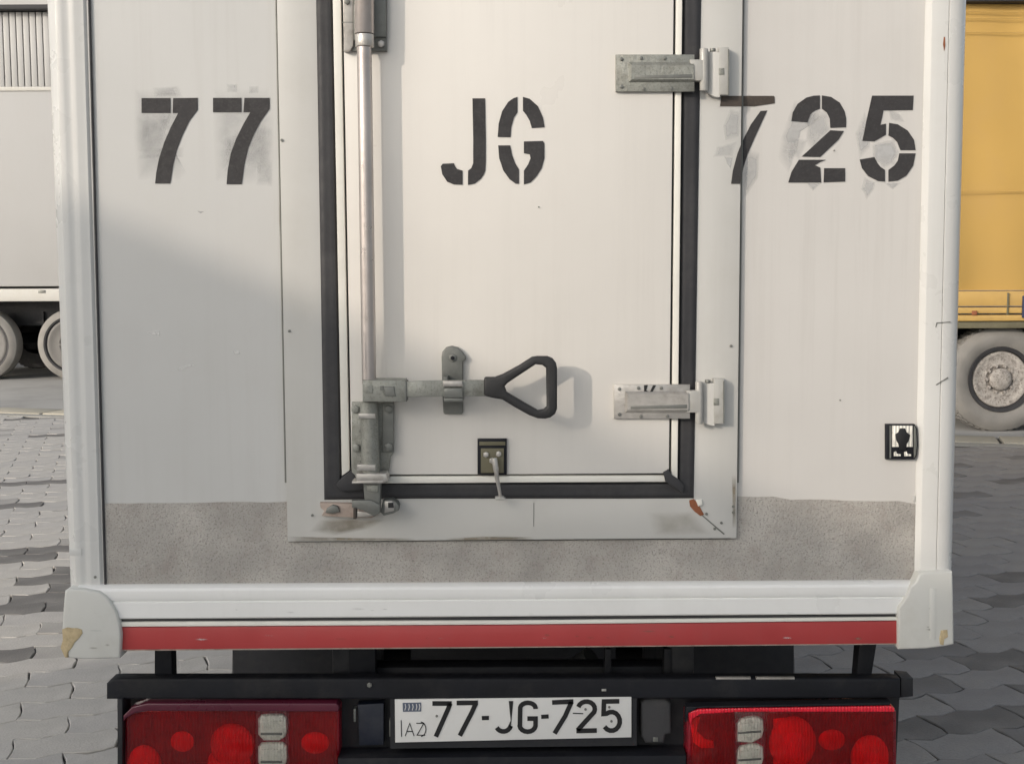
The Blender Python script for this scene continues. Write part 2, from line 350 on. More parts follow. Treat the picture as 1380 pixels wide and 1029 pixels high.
for key in ('paver', 'paver_dark', 'paver_stained'):
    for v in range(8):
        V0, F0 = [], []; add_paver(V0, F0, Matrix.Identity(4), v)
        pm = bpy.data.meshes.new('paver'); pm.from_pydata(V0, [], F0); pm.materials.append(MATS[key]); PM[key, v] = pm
def kind_of(p):
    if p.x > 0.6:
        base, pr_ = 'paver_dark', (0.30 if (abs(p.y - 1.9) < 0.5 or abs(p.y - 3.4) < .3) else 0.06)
    else: base, pr_ = 'paver', (0.45 if 3.0 < p.y < 4.6 and p.x < -1.9 else 0.035)
    return 'paver_stained' if rgp.random() < pr_ else base
vis, rest = [], []
rotA = Matrix.Rotation(PA, 4, 'Z')
for r in range(-150, 190):
    for c in range(-80, 80):
        p = rotA @ Vector(((c + 0.5*(r % 2))*PL, r*PWd, 0))
        if not (-7.5 < p.x < 7.5 and -4.5 < p.y < ky(p.x) - 0.02): continue
        T = Matrix.Translation((p.x, p.y, random.gauss(0, 0.0012))) @ rotA @ Euler((random.gauss(0, .005), random.gauss(0, .004), random.gauss(0, .012))).to_matrix().to_4x4()
        d = p.y - CAM.y; see = False
        if d > 3:
            q = PROJ((p.x, p.y, 0))
            m_ = 20
            if -m_ < q[0] < W+m_ and q[1] < H+m_ and (q[0] < 110 or q[0] > 1270 or (q[1] > 870 and (q[0] < 310 or q[0] > 1060))): see = True
        (vis if see else rest).append((d, T, kind_of(T.translation), rgp.randrange(8)))
vis.sort(key=lambda t: t[0]); rest += vis[295:]; vis = vis[:295]
pave = B(); box(pave, -7.6, 7.6, -4.6, 7.2, -0.2, -0.014)
pavement = tag(obj('pavement', pave, 'sand'), kind='structure')
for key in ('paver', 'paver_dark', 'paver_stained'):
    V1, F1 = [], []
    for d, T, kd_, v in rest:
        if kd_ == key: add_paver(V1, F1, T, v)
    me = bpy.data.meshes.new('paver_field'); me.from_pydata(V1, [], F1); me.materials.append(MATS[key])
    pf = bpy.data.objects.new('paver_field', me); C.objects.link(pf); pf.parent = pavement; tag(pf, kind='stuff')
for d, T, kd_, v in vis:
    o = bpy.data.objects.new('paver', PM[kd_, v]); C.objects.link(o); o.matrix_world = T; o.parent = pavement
# paving further out, too far to tell the stones apart
fp = B()
for a in ((-60, -7.6, -60, 30), (7.6, 60, -60, 30), (-7.6, 7.6, -60, -4.6)):
    x0, x1, y0, y1 = a; y1 = min(y1, 6.5)
    box(fp, x0, x1, y0, y1, -0.2, -0.002)
tag(obj('outer_paving', fp, 'apron'), kind='structure')

# ================================================================== WAREHOUSE far behind
wh = empty('warehouse', (-12, 22, 0))
tag(wh, 'pale corrugated warehouse rising behind the white trailer at the upper left', 'warehouse')
def wl(bm): return bm
YW = 21.5; ox = Vector((-12, 22, 0))
zt = P(30, 9, YW).z; zb = P(30, 112, YW).z; zw = P(30, 121, YW).z
b = B(); box(b, -14, 10, 0, 14, 0, zw - 0.03); obj('wall', b, 'warehouse_wall', wh)
b = B(); box(b, -14, 10, 0.05, 14, zw - 0.03, zt); obj('upper_wall', b, 'warehouse_dark', wh)
b = B(); box(b, -14, 10, -0.25, 0.4, zt, zt + 0.09, 0.01); obj('gutter', b, 'warehouse_dark', wh)
b = B(); box(b, -14, 10, -0.1, 14, zt + 0.10, zt + 1.5); obj('parapet', b, 'warehouse_wall', wh)
rb = B(); box(rb, -0.054, 0.054, -0.035, 0.049, zb, zt - 0.01, 0.006)
rib = obj('cladding_board', rb, 'warehouse_wall', wh)
nx = 0
x = -6.4
while x < 4.0:
    o = rib if nx == 0 else rib.copy()
    if nx: C.objects.link(o)
    o.location.x = x; nx += 1; x += 0.127
wb = B(); box(wb, -0.10, 0.10, -0.02, 0.02, zw+0.01, zb-0.03); wn = obj('window', wb, 'warehouse_dark', wh)
x = -6.3; nx = 0
while x < 4.0:
    o = wn if nx == 0 else wn.copy()
    if nx: C.objects.link(o)
    o.location = (x, 0.02, 0); o.scale.x = random.uniform(.75, 1.1); nx += 1; x += 0.27
b = B(); box(b, -14, 10, -0.12, 0.04, zw-0.09, zw-0.03, .01); obj('ledge', b, 'trailer_rail', wh)

# ================================================================== wheels
def wheel(name, parent, c, r, w, side=-1, tm='tyre_dusty', rm='rim_dirty', rr=0.53, tread=True):
    """wheel facing -y (side=-1): tyre mesh with rim, hub and nuts as children"""
    s = side; k = w
    pr = [(r*rr, s*-0.0), (r*rr*1.02, s*k*0.42), (r*rr*1.12, s*k*0.5), (r*0.80, s*k*0.56), (r*0.86, s*k*0.545), (r*0.93, s*k*0.49), (r*0.985, s*k*0.43), (r, s*k*0.33), (r, s*-k*0.33), (r*0.97, s*-k*0.44), (r*0.8, s*-k*0.54), (r*rr, s*-k*0.45), (r*rr, 0)]
    b = B(); lathe(b, [(p, q) for p, q in pr], (0, 0, 0)); 
    for a in range(48 if tread else 0):          # tread blocks
        t = 2*math.pi*a/48; m4 = Matrix.Rotation(-t, 4, 'Y'); n0 = len(b.verts)
        res = bmesh.ops.create_cube(b, size=1)
        for v in res['verts']: v.co = m4 @ Vector((r*0.995 + v.co.x*0.022, v.co.y*k*0.7, v.co.z*r*0.075))
    ty = obj('wheel', b, tm, parent); ty.location = c
    b = B(); lathe(b, [(r*rr*1.13, s*k*0.47), (r*rr*1.10, s*k*0.545), (r*rr*1.0, s*k*0.53), (r*rr*0.93, s*k*0.40)], (0, 0, 0), caps=False); obj('bead_ring', b, 'rubber', ty)
    b = B(); lathe(b, [(r*rr*0.985, s*k*0.02), (r*rr*0.985, s*k*0.40), (r*rr*0.93, s*k*0.47), (r*rr*0.86, s*k*0.48), (r*rr*0.80, s*k*0.45), (r*rr*0.62, s*k*0.43), (r*rr*0.50, s*k*0.44), (r*rr*0.44, s*k*0.38), (r*rr*0.38, s*k*0.36)], (0, 0, 0), caps=False); obj('rim', b, rm, ty)
    b = B(); lathe(b, [(r*rr*0.37, s*k*0.18), (r*rr*0.37, s*k*0.50), (r*rr*0.32, s*k*0.55), (r*rr*0.16, s*k*0.58), (r*rr*0.06, s*k*0.58)], (0, 0, 0)); obj('hub', b, rm, ty)
    b = B(); cyl(b, (0, s*k*0.36, 0), (0, s*k*0.47, 0), 0.017, seg=6); n0 = obj('wheel_nut', b, rm, ty)
    for a in range(10):
        t = 2*math.pi*a/10; nu = n0 if a == 0 else n0.copy()
        if a: C.objects.link(nu)
        nu.location = (math.cos(t)*r*rr*0.46, 0, math.sin(t)*r*rr*0.46)
    return ty

# ================================================================== WHITE TRAILER (left, far)
YL = 15.15
tl = empty('white_trailer', (-4.4, YL, 0))
tag(tl, 'long white box trailer seen side on behind the left corner post, on dusty wheels', 'trailer')
zt = P(20, 122, YL).z; zl = P(30, 406, YL).z; zr = P(30, 389, YL).z
b = B(); box(b, -13.6, 0, 0, 2.5, zr+0.03, zt, 0.02); obj('body', b, 'trailer_white', tl)
b = B(); box(b, -13.62, 0.02, -0.03, 2.53, zl, zr, 0.012); obj('bottom_rail', b, 'trailer_rail', tl)
b = B(); box(b, -13.62, 0.02, -0.02, 2.52, zt-0.01, zt+0.05, 0.01); obj('top_rail', b, 'trailer_rail', tl)
for x in (-0.9, -3.6, -6.3, -9.0, -11.7):
    b = B(); box(b, x-0.03, x+0.03, -0.012, 0.01, zr+0.05, zt-0.03, 0.004); obj('panel_joint', b, 'trailer_rail', tl)
b = B(); box(b, -2.25, -2.15, -0.04, -0.02, zr-0.06, zr-0.02, 0.004); obj('side_marker', b, 'dull_steel', tl)
b = B(); box(b, -4.9, -4.6, -0.012, 0.01, P(0, 165, YL).z, P(0, 140, YL).z); obj('notice_plate', b, 'galvanised', tl)
for yy in (0.65, 1.75):
    b = B(); box(b, -13, -0.2, yy, yy+0.15, 0.75, zl); obj('chassis_rail', b, 'chassis', tl)
b = B(); box(b, -13.2, -0.1, 2.2, 2.26, 0.3, zl); obj('backing_skirt', b, 'chassis', tl)  # far-side skirt added as a dark backing, keeps daylight out from underneath
b = B(); box(b, -13.2, -5.4, 0.9, 1.6, 0.22, 0.8, .03); obj('tool_box', b, 'navy_flap', tl)
b = B(); box(b, -0.5, -0.35, 0.1, 2.4, 0.4, 0.52, .01); obj('underrun_bar', b, 'chassis', tl)
for px in (95, -29, -153):
    x = P(px, 460, YL).x + 4.4 
    wheel('wheel', tl, (x, 0.22, 0.505), 0.505, 0.30, -1, 'tyre_dusty', 'rim_grey', rr=0.76, tread=False)
    b = B(); box(b, x-0.08, x+0.08, 0.3, 2.3, 0.43, 0.58, .01); obj('axle', b, 'chassis', tl)
    wheel('wheel', tl, (x, 2.26, 0.505), 0.505, 0.30, 1, 'tyre_dark', 'rim_grey')
    b = B(); box(b, x-0.62, x-0.59, 0.6, 2.4, 0.35, 0.95); obj('mud_flap', b, 'chassis', tl)
for dx in (-11.2, -10.5):
    b = B(); box(b, dx-.05, dx+.05, 0.5, 0.65, 0.0, zl, .01); obj('landing_leg', b, 'chassis', tl)

# ================================================================== YELLOW TRAILER (right)
YR = 9.2
ty_ = empty('yellow_trailer', (3.35, YR, 0))
tag(ty_, 'ochre yellow curtain sided trailer beyond the right corner post, on a dusty wheel', 'trailer')
ozx = Vector((3.35, YR, 0))
zt = P(1340, 5, YR).z; zc = P(1340, 391, YR).z; zb = P(1340, 432, YR).z; zo = P(1340, 442, YR).z
# curtain with soft vertical folds and creases
b = B(); nxp, nzp = 220, 90; grid = []
crease = [(P(1340, y, YR).z, a) for y, a in ((17, .012), (26, .016), (45, .02), (258, .010))]
for j in range(nzp+1):
    row = []
    for i_ in range(nxp+1):
        x = 13.4*i_/nxp; z = zc + (zt-zc)*j/nzp
        y = -0.02*math.sin(x*4.3) - 0.010*math.sin(x*9.1+z*1.3) + 0.012*math.sin(z*3.1+x)
        row.append(b.verts.new((x, y, z)))
    grid.append(row)
for j in range(nzp):
    for i_ in range(nxp): b.faces.new((grid[j][i_], grid[j][i_+1], grid[j+1][i_+1], grid[j+1][i_]))
cu = obj('curtain', b, 'yellow_canvas', ty_)
for z, a in crease:
    b = B(); tube(b, [Vector((x_*0.67, -0.035 - 0.02*math.sin(x_*0.67*4.3), z + 0.008*math.sin(x_*1.7))) for x_ in range(21)], 0.004, 6); obj('crease_seam', b, 'yellow_rail', cu)
b = B(); box(b, 0, 13.4, 0.06, 2.5, zc, zt); obj('body', b, 'yellow_rail', ty_)
b = B(); box(b, -0.02, 13.42, -0.09, 2.55, zt, zt+0.07, 0.01); obj('roof_rail', b, 'chassis', ty_)
z1 = P(1340, 413, YR).z; z2 = P(1340, 423, YR).z
for nm_, a, c_, yy in (('side_board', zc-0.008, z1+0.006, -0.045), ('side_board', z1-0.006, z2+0.008, -0.05), ('lower_rail', z2-0.008, zb, -0.06)):
    b = B(); box(b, 0, 13.4, yy, 0.2, c_, a, 0.006); obj(nm_, b, 'yellow_rail', ty_)
b = B(); box(b, 0, 13.4, -0.03, 2.5, zo, zb-0.002, 0.006); obj('base_rail', b, 'olive_rail', ty_)
for k in range(9):                                     # strap and buckle every metre and a half
    x = P(1378, 420, YR).x - 3.35 + k*1.45
    b = B(); box(b, x-0.03, x+0.03, -0.085, -0.05, P(0, 434, YR).z, P(0, 404, YR).z, 0.008); s_ = obj('strap_buckle', b, 'strap_blue', ty_)
    b = B(); box(b, x-0.012, x+0.012, -0.07, -0.055, P(0, 404, YR).z, P(0, 392, YR).z, 0.003); obj('strap', b, 'strap_blue', s_)
    for dxp in (-23,):
        b = B(); box(b, x-0.17, x-0.155, -0.062, -0.05, P(0, 430, YR).z, P(0, 400, YR).z, 0.003); obj('hinge_bar', b, 'olive_rail', ty_)
        b = B(); box(b, x-0.50, x-0.45, -0.07, -0.06, P(0, 430, YR).z, P(0, 424, YR).z, 0.003); obj('catch', b, 'rust', ty_)
for yy in (0.65, 1.75):
    b = B(); box(b, 0.1, 13, yy, yy+0.15, 0.75, zo); obj('chassis_rail', b, 'chassis', ty_)
b = B(); box(b, 0.2, 13, 2.2, 2.26, 0.3, zo); obj('backing_skirt', b, 'chassis', ty_)  # dark skirt added along the far side so the space below stays dark
for k in range(3):
    x = P(1352, 514, YR).x - 3.35 + k*1.31
    wheel('wheel', ty_, (x, 0.22, 0.5), 0.5, 0.32, -1, rr=0.56)
    b = B(); box(b, x-0.08, x+0.08, 0.3, 2.3, 0.43, 0.58, .01); obj('axle', b, 'chassis', ty_)
    wheel('wheel', ty_, (x, 2.26, 0.5), 0.5, 0.30, 1, 'tyre_dark', 'rim_grey')
    b = B(); box(b, x-0.64, x-0.61, 0.05, 2.4, 0.30, 0.98); obj('mud_flap', b, 'chassis', ty_)

# ================================================================== unseen trailer added behind the viewpoint to cast the diagonal shade on the truck
A_ = 7.5; m_ = -DZ/DX; bb = DY/DX
px_, pz_ = P(95, 262).x, P(95, 262).z
h_ = pz_ + m_*(px_ + A_)
y0_ = -(A_ - 1.7)*bb
ct = empty('shade_trailer', (-A_ - 1.25, y0_, 0))
tag(ct, 'grey box trailer added unseen behind the viewpoint to shade the lower left of the truck', 'trailer')
b = B(); box(b, -1.25, 1.25, -12, 0, 1.0, h_-0.04); obj('body', b, 'trailer_white', ct)
b = B(); box(b, -1.25, 1.25, -12, 0, h_-0.04, h_, 0.01); obj('roof', b, 'trailer_rail', ct)
b = B(); box(b, -1.15, 1.15, -12, -0.1, 0.35, 0.99); obj('underbody', b, 'chassis', ct)
for sx in (-1, 1):
    for yy in (-1.6, -2.9, -10.4):
        b = B(); lathe(b, [(0.24, 0), (0.27, sx*.14), (0.42, sx*.17), (0.5, sx*.10), (0.5, -sx*.1), (0.3, -sx*.15), (0.24, 0)], (sx*1.1, yy, 0.5), 'x'); obj('wheel', b, 'tyre_dark', ct)

# ================================================================== THE BOX TRUCK
T = empty('box_truck', (0, 0, 0))
tag(T, 'white refrigerated box truck seen from behind, stencilled 77 JG 725 across its rear', 'truck')
postLo, postLi = Lx(63, 91), Lx(119, 138.5)
frL, seL0, seL1, trL1, doL = Lx(373, 387), Lx(426, 437.5), Lx(448, 461.5), Lx(459, 472), Lx(462, 475)
doR, trR0, sR0, sR1, frR = Lx(908, 901), Lx(911, 904), Lx(920, 913), Lx(945, 934.5), Lx(1001, 993)
postRi, postRo = Lx(1247, 1233), Lx(1300, 1282)
xl = P(78, 400).x; xr = P(1290, 400).x; zfl = P(690, 877).z; ztp = P(690, TOP).z

b = B(); box(b, xl+0.02, xr-0.02, 0.03, 3.4, zfl+0.01, ztp-0.01, 0.01); obj('cargo_box', b, 'panel_paint', T)
b = B(); box(b, xl+0.01, xr-0.01, -0.03, 3.42, ztp-0.009, ztp+0.05, 0.01); obj('roof', b, 'post_plastic', T)
b = B(); px_prism(b, [(postLi(TOP)-8, TOP), (frL(TOP)+8, TOP), (frL(BOT)+8, BOT), (postLi(BOT)-8, BOT)], 0.0, 0.028)
pl = obj('rear_panel', b, 'panel_paint', T)
b = B(); px_prism(b, [(frR(TOP)-8, TOP), (postRi(TOP)+8, TOP), (postRi(BOT)+8, BOT), (frR(BOT)-8, BOT)], 0.0, 0.028)
pr = obj('rear_panel', b, 'panel_paint_sunlit', T)
# textured protective coating along the foot of the rear wall
edge = []
random.seed(3)
for k in range(9): x = 141 + k*(388-141)/8; edge.append((x, 678.5 - 2.2*k/8 + random.uniform(-.8, .8)))
edge += [(389, 730), (560, 729), (700, 728), (850, 727), (992, 726)]
for k in range(11): x = 994 + k*(1236-994)/10; edge.append((x, 669 + (0 if k < 3 else 4 if k < 6 else 6) + random.uniform(-.7, .7) + (4 if k == 10 else 0)))
b = B(); px_prism(b, [(141, 795)] + edge + [(1236, 790)], -0.003, 0.0028); obj('kick_strip', b, 'kick_coating', T)
# door frame (jambs, threshold)
b = B(); px_prism(b, [(frL(TOP), TOP), (seL0(TOP)+6, TOP), (seL0(672)+6, 668), (387, 728), ][:2] + [(seL0(660)+6, 666), (sR1(660)-6, 666), (sR1(TOP)-6, TOP), (frR(TOP), TOP), (frR(725), 725), (692, 727), (387.5, 729.5)], -0.014, 0.04, 0.002)
fr = obj('door_frame', b, 'frame_paint', T)
# thin sealant bead along both jamb seams
for f, nm_, m2 in ((frL, 'sealant_bead', 'scuff_brown'), (frR, 'sealant_bead', 'scuff_brown')):
    b = B(); s_ = -1 if f is frL else 1
    tube(b, [P(f(y)+s_*1.0, y, -0.004) for y in range(TOP, 670, 40)], 0.0020, 6); obj(nm_, b, 'dull_steel', T)
b = B(); px_prism(b, [(719, 677), (720, 677), (719.6, 709), (718.8, 709)], -0.0145, 0.004); obj('frame_joint', b, 'dull_steel', fr)
b = B(); px_prism(b, [(936, 686), (938, 686), (977, 719), (975, 720)], -0.0145, 0.004); obj('mitre_joint', b, 'dull_steel', fr)
# rubber seal: a rounded profile running down, across and up
SD = [-0.0145, -0.0205, -0.0215, -0.0215, -0.0212, -0.0215, -0.0215, -0.0205, -0.0145]
def seal_ring(fa, fb, y, Y0=-0.015, h=0.012):
    xa, xb = fa(y), fb(y); out = []
    for k in range(9):
        u = k/8; out.append(((xa + (xb-xa)*u), SD[k]))
    return out
b = B()
path = [('v', TOP), ('v', -200), ('v', 0), ('v', 200), ('v', 400), ('v', 560), ('v', 640)]
secs = []
def vsec(fa, fb, y): return [P(x, y, yy) for x, yy in seal_ring(fa, fb, y)]
for _, y in path: secs.append(vsec(seL0, seL1, y))
def hsec(x, yb, yt):
    out = []
    for k in range(9):
        u = k/8; out.append(P(x, yb + (yt-yb)*u, SD[k]))
    return out
cl = []
for k in range(9):
    u = k/8; cl.append(P(seL0(672) + (seL1(650)-seL0(672))*u, 673 + (650-673)*u, SD[k]))
secs.append(cl)
for x in (560, 700, 850): secs.append(hsec(x, 671.5, 650))
cr = []
for k in range(9):
    u = k/8; cr.append(P(sR1(671) + (sR0(650)-sR1(671))*u, 671 + (649-671)*u, SD[k]))
secs.append(cr)
for _, y in path[::-1]: secs.append(vsec(sR1, sR0, y))
vv = [[b.verts.new(p) for p in s_] for s_ in secs]
for a, c_ in zip(vv, vv[1:]):
    for k in range(8): b.faces.new((a[k], a[k+1], c_[k+1], c_[k]))
se = obj('door_seal', b, 'rubber', T)
b = B(); px_prism(b, [(seL0(TOP)+3, TOP), (sR1(TOP)-3, TOP), (sR1(668)-3, 668), (seL0(668)+3, 668)], -0.0148, 0.03); obj('seal_backing', b, 'rubber', se)
for pts in ([(460, 662), (452, 652), (462, 642), (474, 633), (480, 640), (490, 641), (492, 660)], [(894, 636), (901, 632), (906, 640), (915, 646), (922, 654), (920, 664), (908, 656), (897, 649)]):
    b = B(); px_prism(b, pts, -0.036, 0.02, 0.002); obj('seal_corner', b, 'rubber', se)
# trims of the door leaf
b = B(); px_prism(b, [(seL1(TOP)+.3, TOP), (trL1(TOP), TOP), (trL1(636), 634), (seL1(640)+.3, 641)], -0.0295, 0.014, 0.0015); obj('edge_trim', b, 'trim_paint', T)
b = B(); px_prism(b, [(trR0(TOP), TOP), (sR0(TOP)-.5, TOP), (sR0(645)-.5, 646), (trR0(640), 640)], -0.0295, 0.014, 0.0015); obj('edge_trim', b, 'trim_paint', T)
b = B(); px_prism(b, [(477, 642), (690, 641), (897, 640.5), (905, 649), (690, 650), (477, 651.5)], -0.0295, 0.014, 0.0015); obj('edge_trim', b, 'trim_paint', T)
# door leaf
b = B(); px_prism(b, [(doL(TOP), TOP), (doR(TOP), TOP), (doR(638), 637.5), (690, 639), (doL(638), 639.5)], -0.032, 0.016, 0.002)
door = obj('door', b, 'door_paint', T)
DYF = -0.032

# corner posts: hollow aluminium profile with a rounded outer edge
def post(fo, fi, flip, ybot):
    prof = [(0.0, 0.06), (0.0, 0.03), (0.04, 0.020), (0.14, 0.007), (0.30, -0.008), (0.38, -0.0095), (0.46, -0.0085), (0.52, -0.0065), (0.60, -0.0065), (0.66, -0.0080), (0.72, -0.0075), (0.80, -0.0055), (0.90, -0.0045), (0.95, -0.001), (1.0, 0.004), (1.0, 0.02), (0.9, 0.06)]
    if flip: prof = [(0.0, 0.06), (0.0, 0.025), (0.03, 0.010), (0.10, -0.002), (0.20, -0.010), (0.32, -0.0145), (0.44, -0.016), (0.49, -0.016), (0.505, -0.013), (0.52, -0.016), (0.86, -0.0165), (0.90, -0.0155), (0.985, -0.005), (1.0, -0.003), (1.0, 0.01), (0.9, 0.06)]
    b = B(); rings = []
    for y in (ybot, TOP):
        xo, xi = P(fo(y), y, 0.026), P(fi(y), y, 0)
        rings.append([Vector((xo.x + (xi.x-xo.x)*u, d, xo.z)) for u, d in prof])
    loft(b, rings[0], rings[1]); return obj('corner_post', b, 'post_plastic', T, smooth=25)
pL = post(postLo, postLi, False, 800); pR = post(postRo, postRi, True, 792)
# dark joint beside the left post
b = B(); tube(b, [P(postLi(y)+1.2, y, -0.004) for y in range(TOP, 795, 14)], 0.0028, 6); obj('post_joint', b, 'rubber', T)
for pts in ([(1262, 434.5), (1281, 433), (1281, 434.2), (1263.5, 435.8), (1261.5, 441), (1260.6, 441)], [(1261, 518), (1262, 519.2), (1278, 509.5), (1277.5, 508)]):
    b = B(); px_prism(b, pts, -0.0170, 0.004); obj('scratch', b, 'dull_steel', pR)
b = B(); px_prism(b, [(1272, 50), (1273.5, 50), (1274, 62), (1272.5, 69), (1271, 60)], -0.0170, 0.004); obj('rust_spot', b, 'rust', pR)
b = B(); px_prism(b, px_rect(93, 739, 110, 748), -0.0095, 0.004, .001); obj('repair_patch', b, 'post_plastic', pL)

# bottom sill rail
def hl(a, b_): return lambda x: a + (b_-a)*(x-143)/(1236-143)
top_e, bot_e = hl(792.5, 786.5), hl(836.5, 829.5)
prof = [(0.0, 0.02), (0.0, -0.010), (0.02, -0.017), (0.07, -0.0235), (0.14, -0.0265), (0.30, -0.0275), (0.42, -0.0255), (0.46, -0.0225), (0.48, -0.0225), (0.50, -0.0265), (0.96, -0.0265), (1.0, -0.024), (1.0, 0.02)]
b = B(); secs = []
for x in (100, 143, 300, 500, 700, 900, 1100, 1236, 1275):
    a, c_ = P(x, top_e(x), -0.04), P(x, bot_e(x), -0.04)
    secs.append([b.verts.new((a.x, d, a.z + (c_.z-a.z)*v)) for v, d in prof])
for a, c_ in zip(secs, secs[1:]):
    for k in range(len(prof)-1): b.faces.new((a[k], a[k+1], c_[k+1], c_[k]))
b.faces.new(secs[0]); b.faces.new(secs[-1])
sill = obj('sill_rail', b, 'sill_paint', T, smooth=25)
b = B(); px_prism(b, [(162, 838), (690, 836), (1212, 831.5), (1212, 835.5), (690, 841), (162, 844)], -0.0255, 0.03, 0.001); obj('lower_lip', b, 'trim_paint', T)
b = B(); px_prism(b, [(160, 834), (1214, 828), (1214, 838), (160, 842)], -0.019, 0.03); obj('rail_groove', b, 'rubber', T)
b = B(); px_prism(b, [(158, 844.8), (690, 841.8), (1214, 836.2), (1214, 866.5), (690, 871), (158, 875)], -0.0225, 0.03, 0.0012); obj('red_reflective_strip', b, 'red_tape', T)
b = B(); px_prism(b, [(158, 873), (1214, 864), (1214, 867.6), (690, 872.3), (158, 876.6)], -0.020, 0.06); obj('bottom_flange', b, 'bare_primer', T)
b = B(); box(b, xl+0.03, xr-0.03, 0.05, 3.38, zfl+0.001, zfl+0.009); obj('floor_pan', b, 'chassis', T)
# corner caps of moulded plastic
b = B(); px_prism(b, [(87, 796), (92, 793), (112, 794), (133, 797), (142, 803), (150, 813), (157, 825), (161, 840), (163, 855), (161.5, 887), (110, 888), (92, 886.5), (86, 872), (83, 853), (85, 820)], -0.036, 0.08, 0.005, 3)
cpl = obj('corner_cap', b, 'cap_plastic', T)
random.seed(5)
b = B(); px_prism(b, [(83, 848), (90, 845), (97, 846), (104, 846), (110, 848), (111, 853), (106, 860), (100, 866), (97, 872), (92, 878), (91, 886), (87, 886), (81, 873), (84, 862)], -0.0385, 0.012, 0.003); obj('foam_patch', b, 'foam', cpl)
b = B(); px_prism(b, [(1239, 773), (1244, 771.5), (1284, 770), (1285, 800), (1286, 868), (1272, 871), (1248, 874), (1211, 875), (1210.5, 819), (1216, 812), (1222, 803), (1227, 790), (1234, 784)], -0.036, 0.08, 0.005, 3)
cpr = obj('corner_cap', b, 'cap_plastic', T)
b = B(); px_prism(b, [(1253, 792), (1262, 792), (1262, 862), (1253, 862)], -0.0372, 0.005, 0.002); obj('cap_rib', b, 'cap_plastic', cpr)
b = B(); px_prism(b, [(1268, 849), (1277, 848), (1278, 858), (1273, 861), (1272, 869), (1267, 868), (1266, 860)], -0.0372, 0.005, 0.0015); obj('foam_patch', b, 'foam', cpr)

rs_ = random.Random(33)
for par, yy, x0, x1, y0, y1, n_ in ((cpl, -0.0366, 100, 150, 805, 875, 3), (cpr, -0.0366, 1220, 1275, 800, 865, 3), (sill, -0.0272, 200, 1190, 818, 828, 6), (T, -0.0229, 200, 1190, 850, 862, 14)):
    for k in range(n_):
        x, y = rs_.uniform(x0, x1), rs_.uniform(y0, y1); w_, h2 = rs_.uniform(2, 13), rs_.uniform(.8, 2.6)
        smudge('scuff', [(x-w_, y), (x-w_*.3, y-h2), (x+w_*.8, y-h2*.5), (x+w_, y+h2*.4), (x, y+h2)], yy - .0002, 'scuff_brown' if k % 3 else 'scrape_white', par, rs_.uniform(.15, .45), .7)

# ------------------------------------------------------------------ stencils
def sten(name, polys, ox_, oy_, Y, label, m='stencil_paint', parent=T):
    b = B(); s = 3.0
    for p in polys:
        vs = [b.verts.new(P(ox_+x/s, oy_+y/s, Y)) for x, y in p]
        b.faces.new(vs)
    b.normal_update(); bmesh.ops.triangulate(b, faces=b.faces[:])
    r = bmesh.ops.extrude_face_region(b, geom=b.faces[:])
    bmesh.ops.translate(b, verts=[g_ for g_ in r['geom'] if isinstance(g_, bmesh.types.BMVert)], vec=(0, 0.0008, 0))
    o = obj(name, b, m, parent, smooth=20); o.data.polygons.foreach_set('use_smooth', [False]*len(o.data.polygons)); o['label'] = label; return o
Yd = -0.0015
sten('stencil_digit', [[(572, 397), (689, 397), (689, 457), (572, 457)], [(700, 397), (799, 396), (799, 444), (765, 490), (738, 545), (715, 605), (700, 665), (688, 742), (627, 742), (631, 700), (643, 640), (664, 575), (690, 515), (720, 457), (698, 457)]], 0, 0, Yd, 'first stencilled 7 on the left panel')
sten('stencil_digit', [[(861, 396), (976, 396), (976, 454), (861, 454)], [(988, 396), (1090, 396), (1090, 440), (1055, 490), (1025, 545), (1003, 600), (988, 665), (977, 745), (916, 745), (920, 690), (933, 620), (955, 560), (985, 500), (1012, 454), (984, 454)]], 0, 0, Yd, 'second stencilled 7 on the left panel')
Ydo = DYF - 0.0015
sten('stencil_letter', [[(530, 398), (581, 398), (584, 560), (584, 650), (582, 690), (575, 707), (565, 722), (540, 742), (512, 748), (512, 690), (525, 680), (533, 660), (533, 560)], [(402, 672), (410, 662), (455, 660), (460, 673), (468, 683), (490, 690), (490, 747), (455, 746), (428, 735), (408, 705)]], 460, 0, Ydo, 'stencilled J on the door')
sten('stencil_letter', [[(712, 392), (712, 455), (698, 475), (687, 515), (684, 555), (632, 554), (636, 500), (650, 450), (675, 412), (695, 398)], [(734, 392), (762, 400), (795, 430), (815, 475), (822, 515), (770, 518), (762, 490), (748, 465), (734, 448)],
    [(634, 588), (683, 588), (690, 625), (703, 660), (718, 685), (718, 743), (705, 743), (680, 725), (655, 690), (638, 640)], [(738, 572), (815, 570), (821, 580), (821, 640), (810, 680), (790, 712), (765, 738), (738, 746), (738, 690), (755, 665), (765, 640), (762, 624), (738, 620)]], 460, 0, Ydo, 'stencilled G on the door')
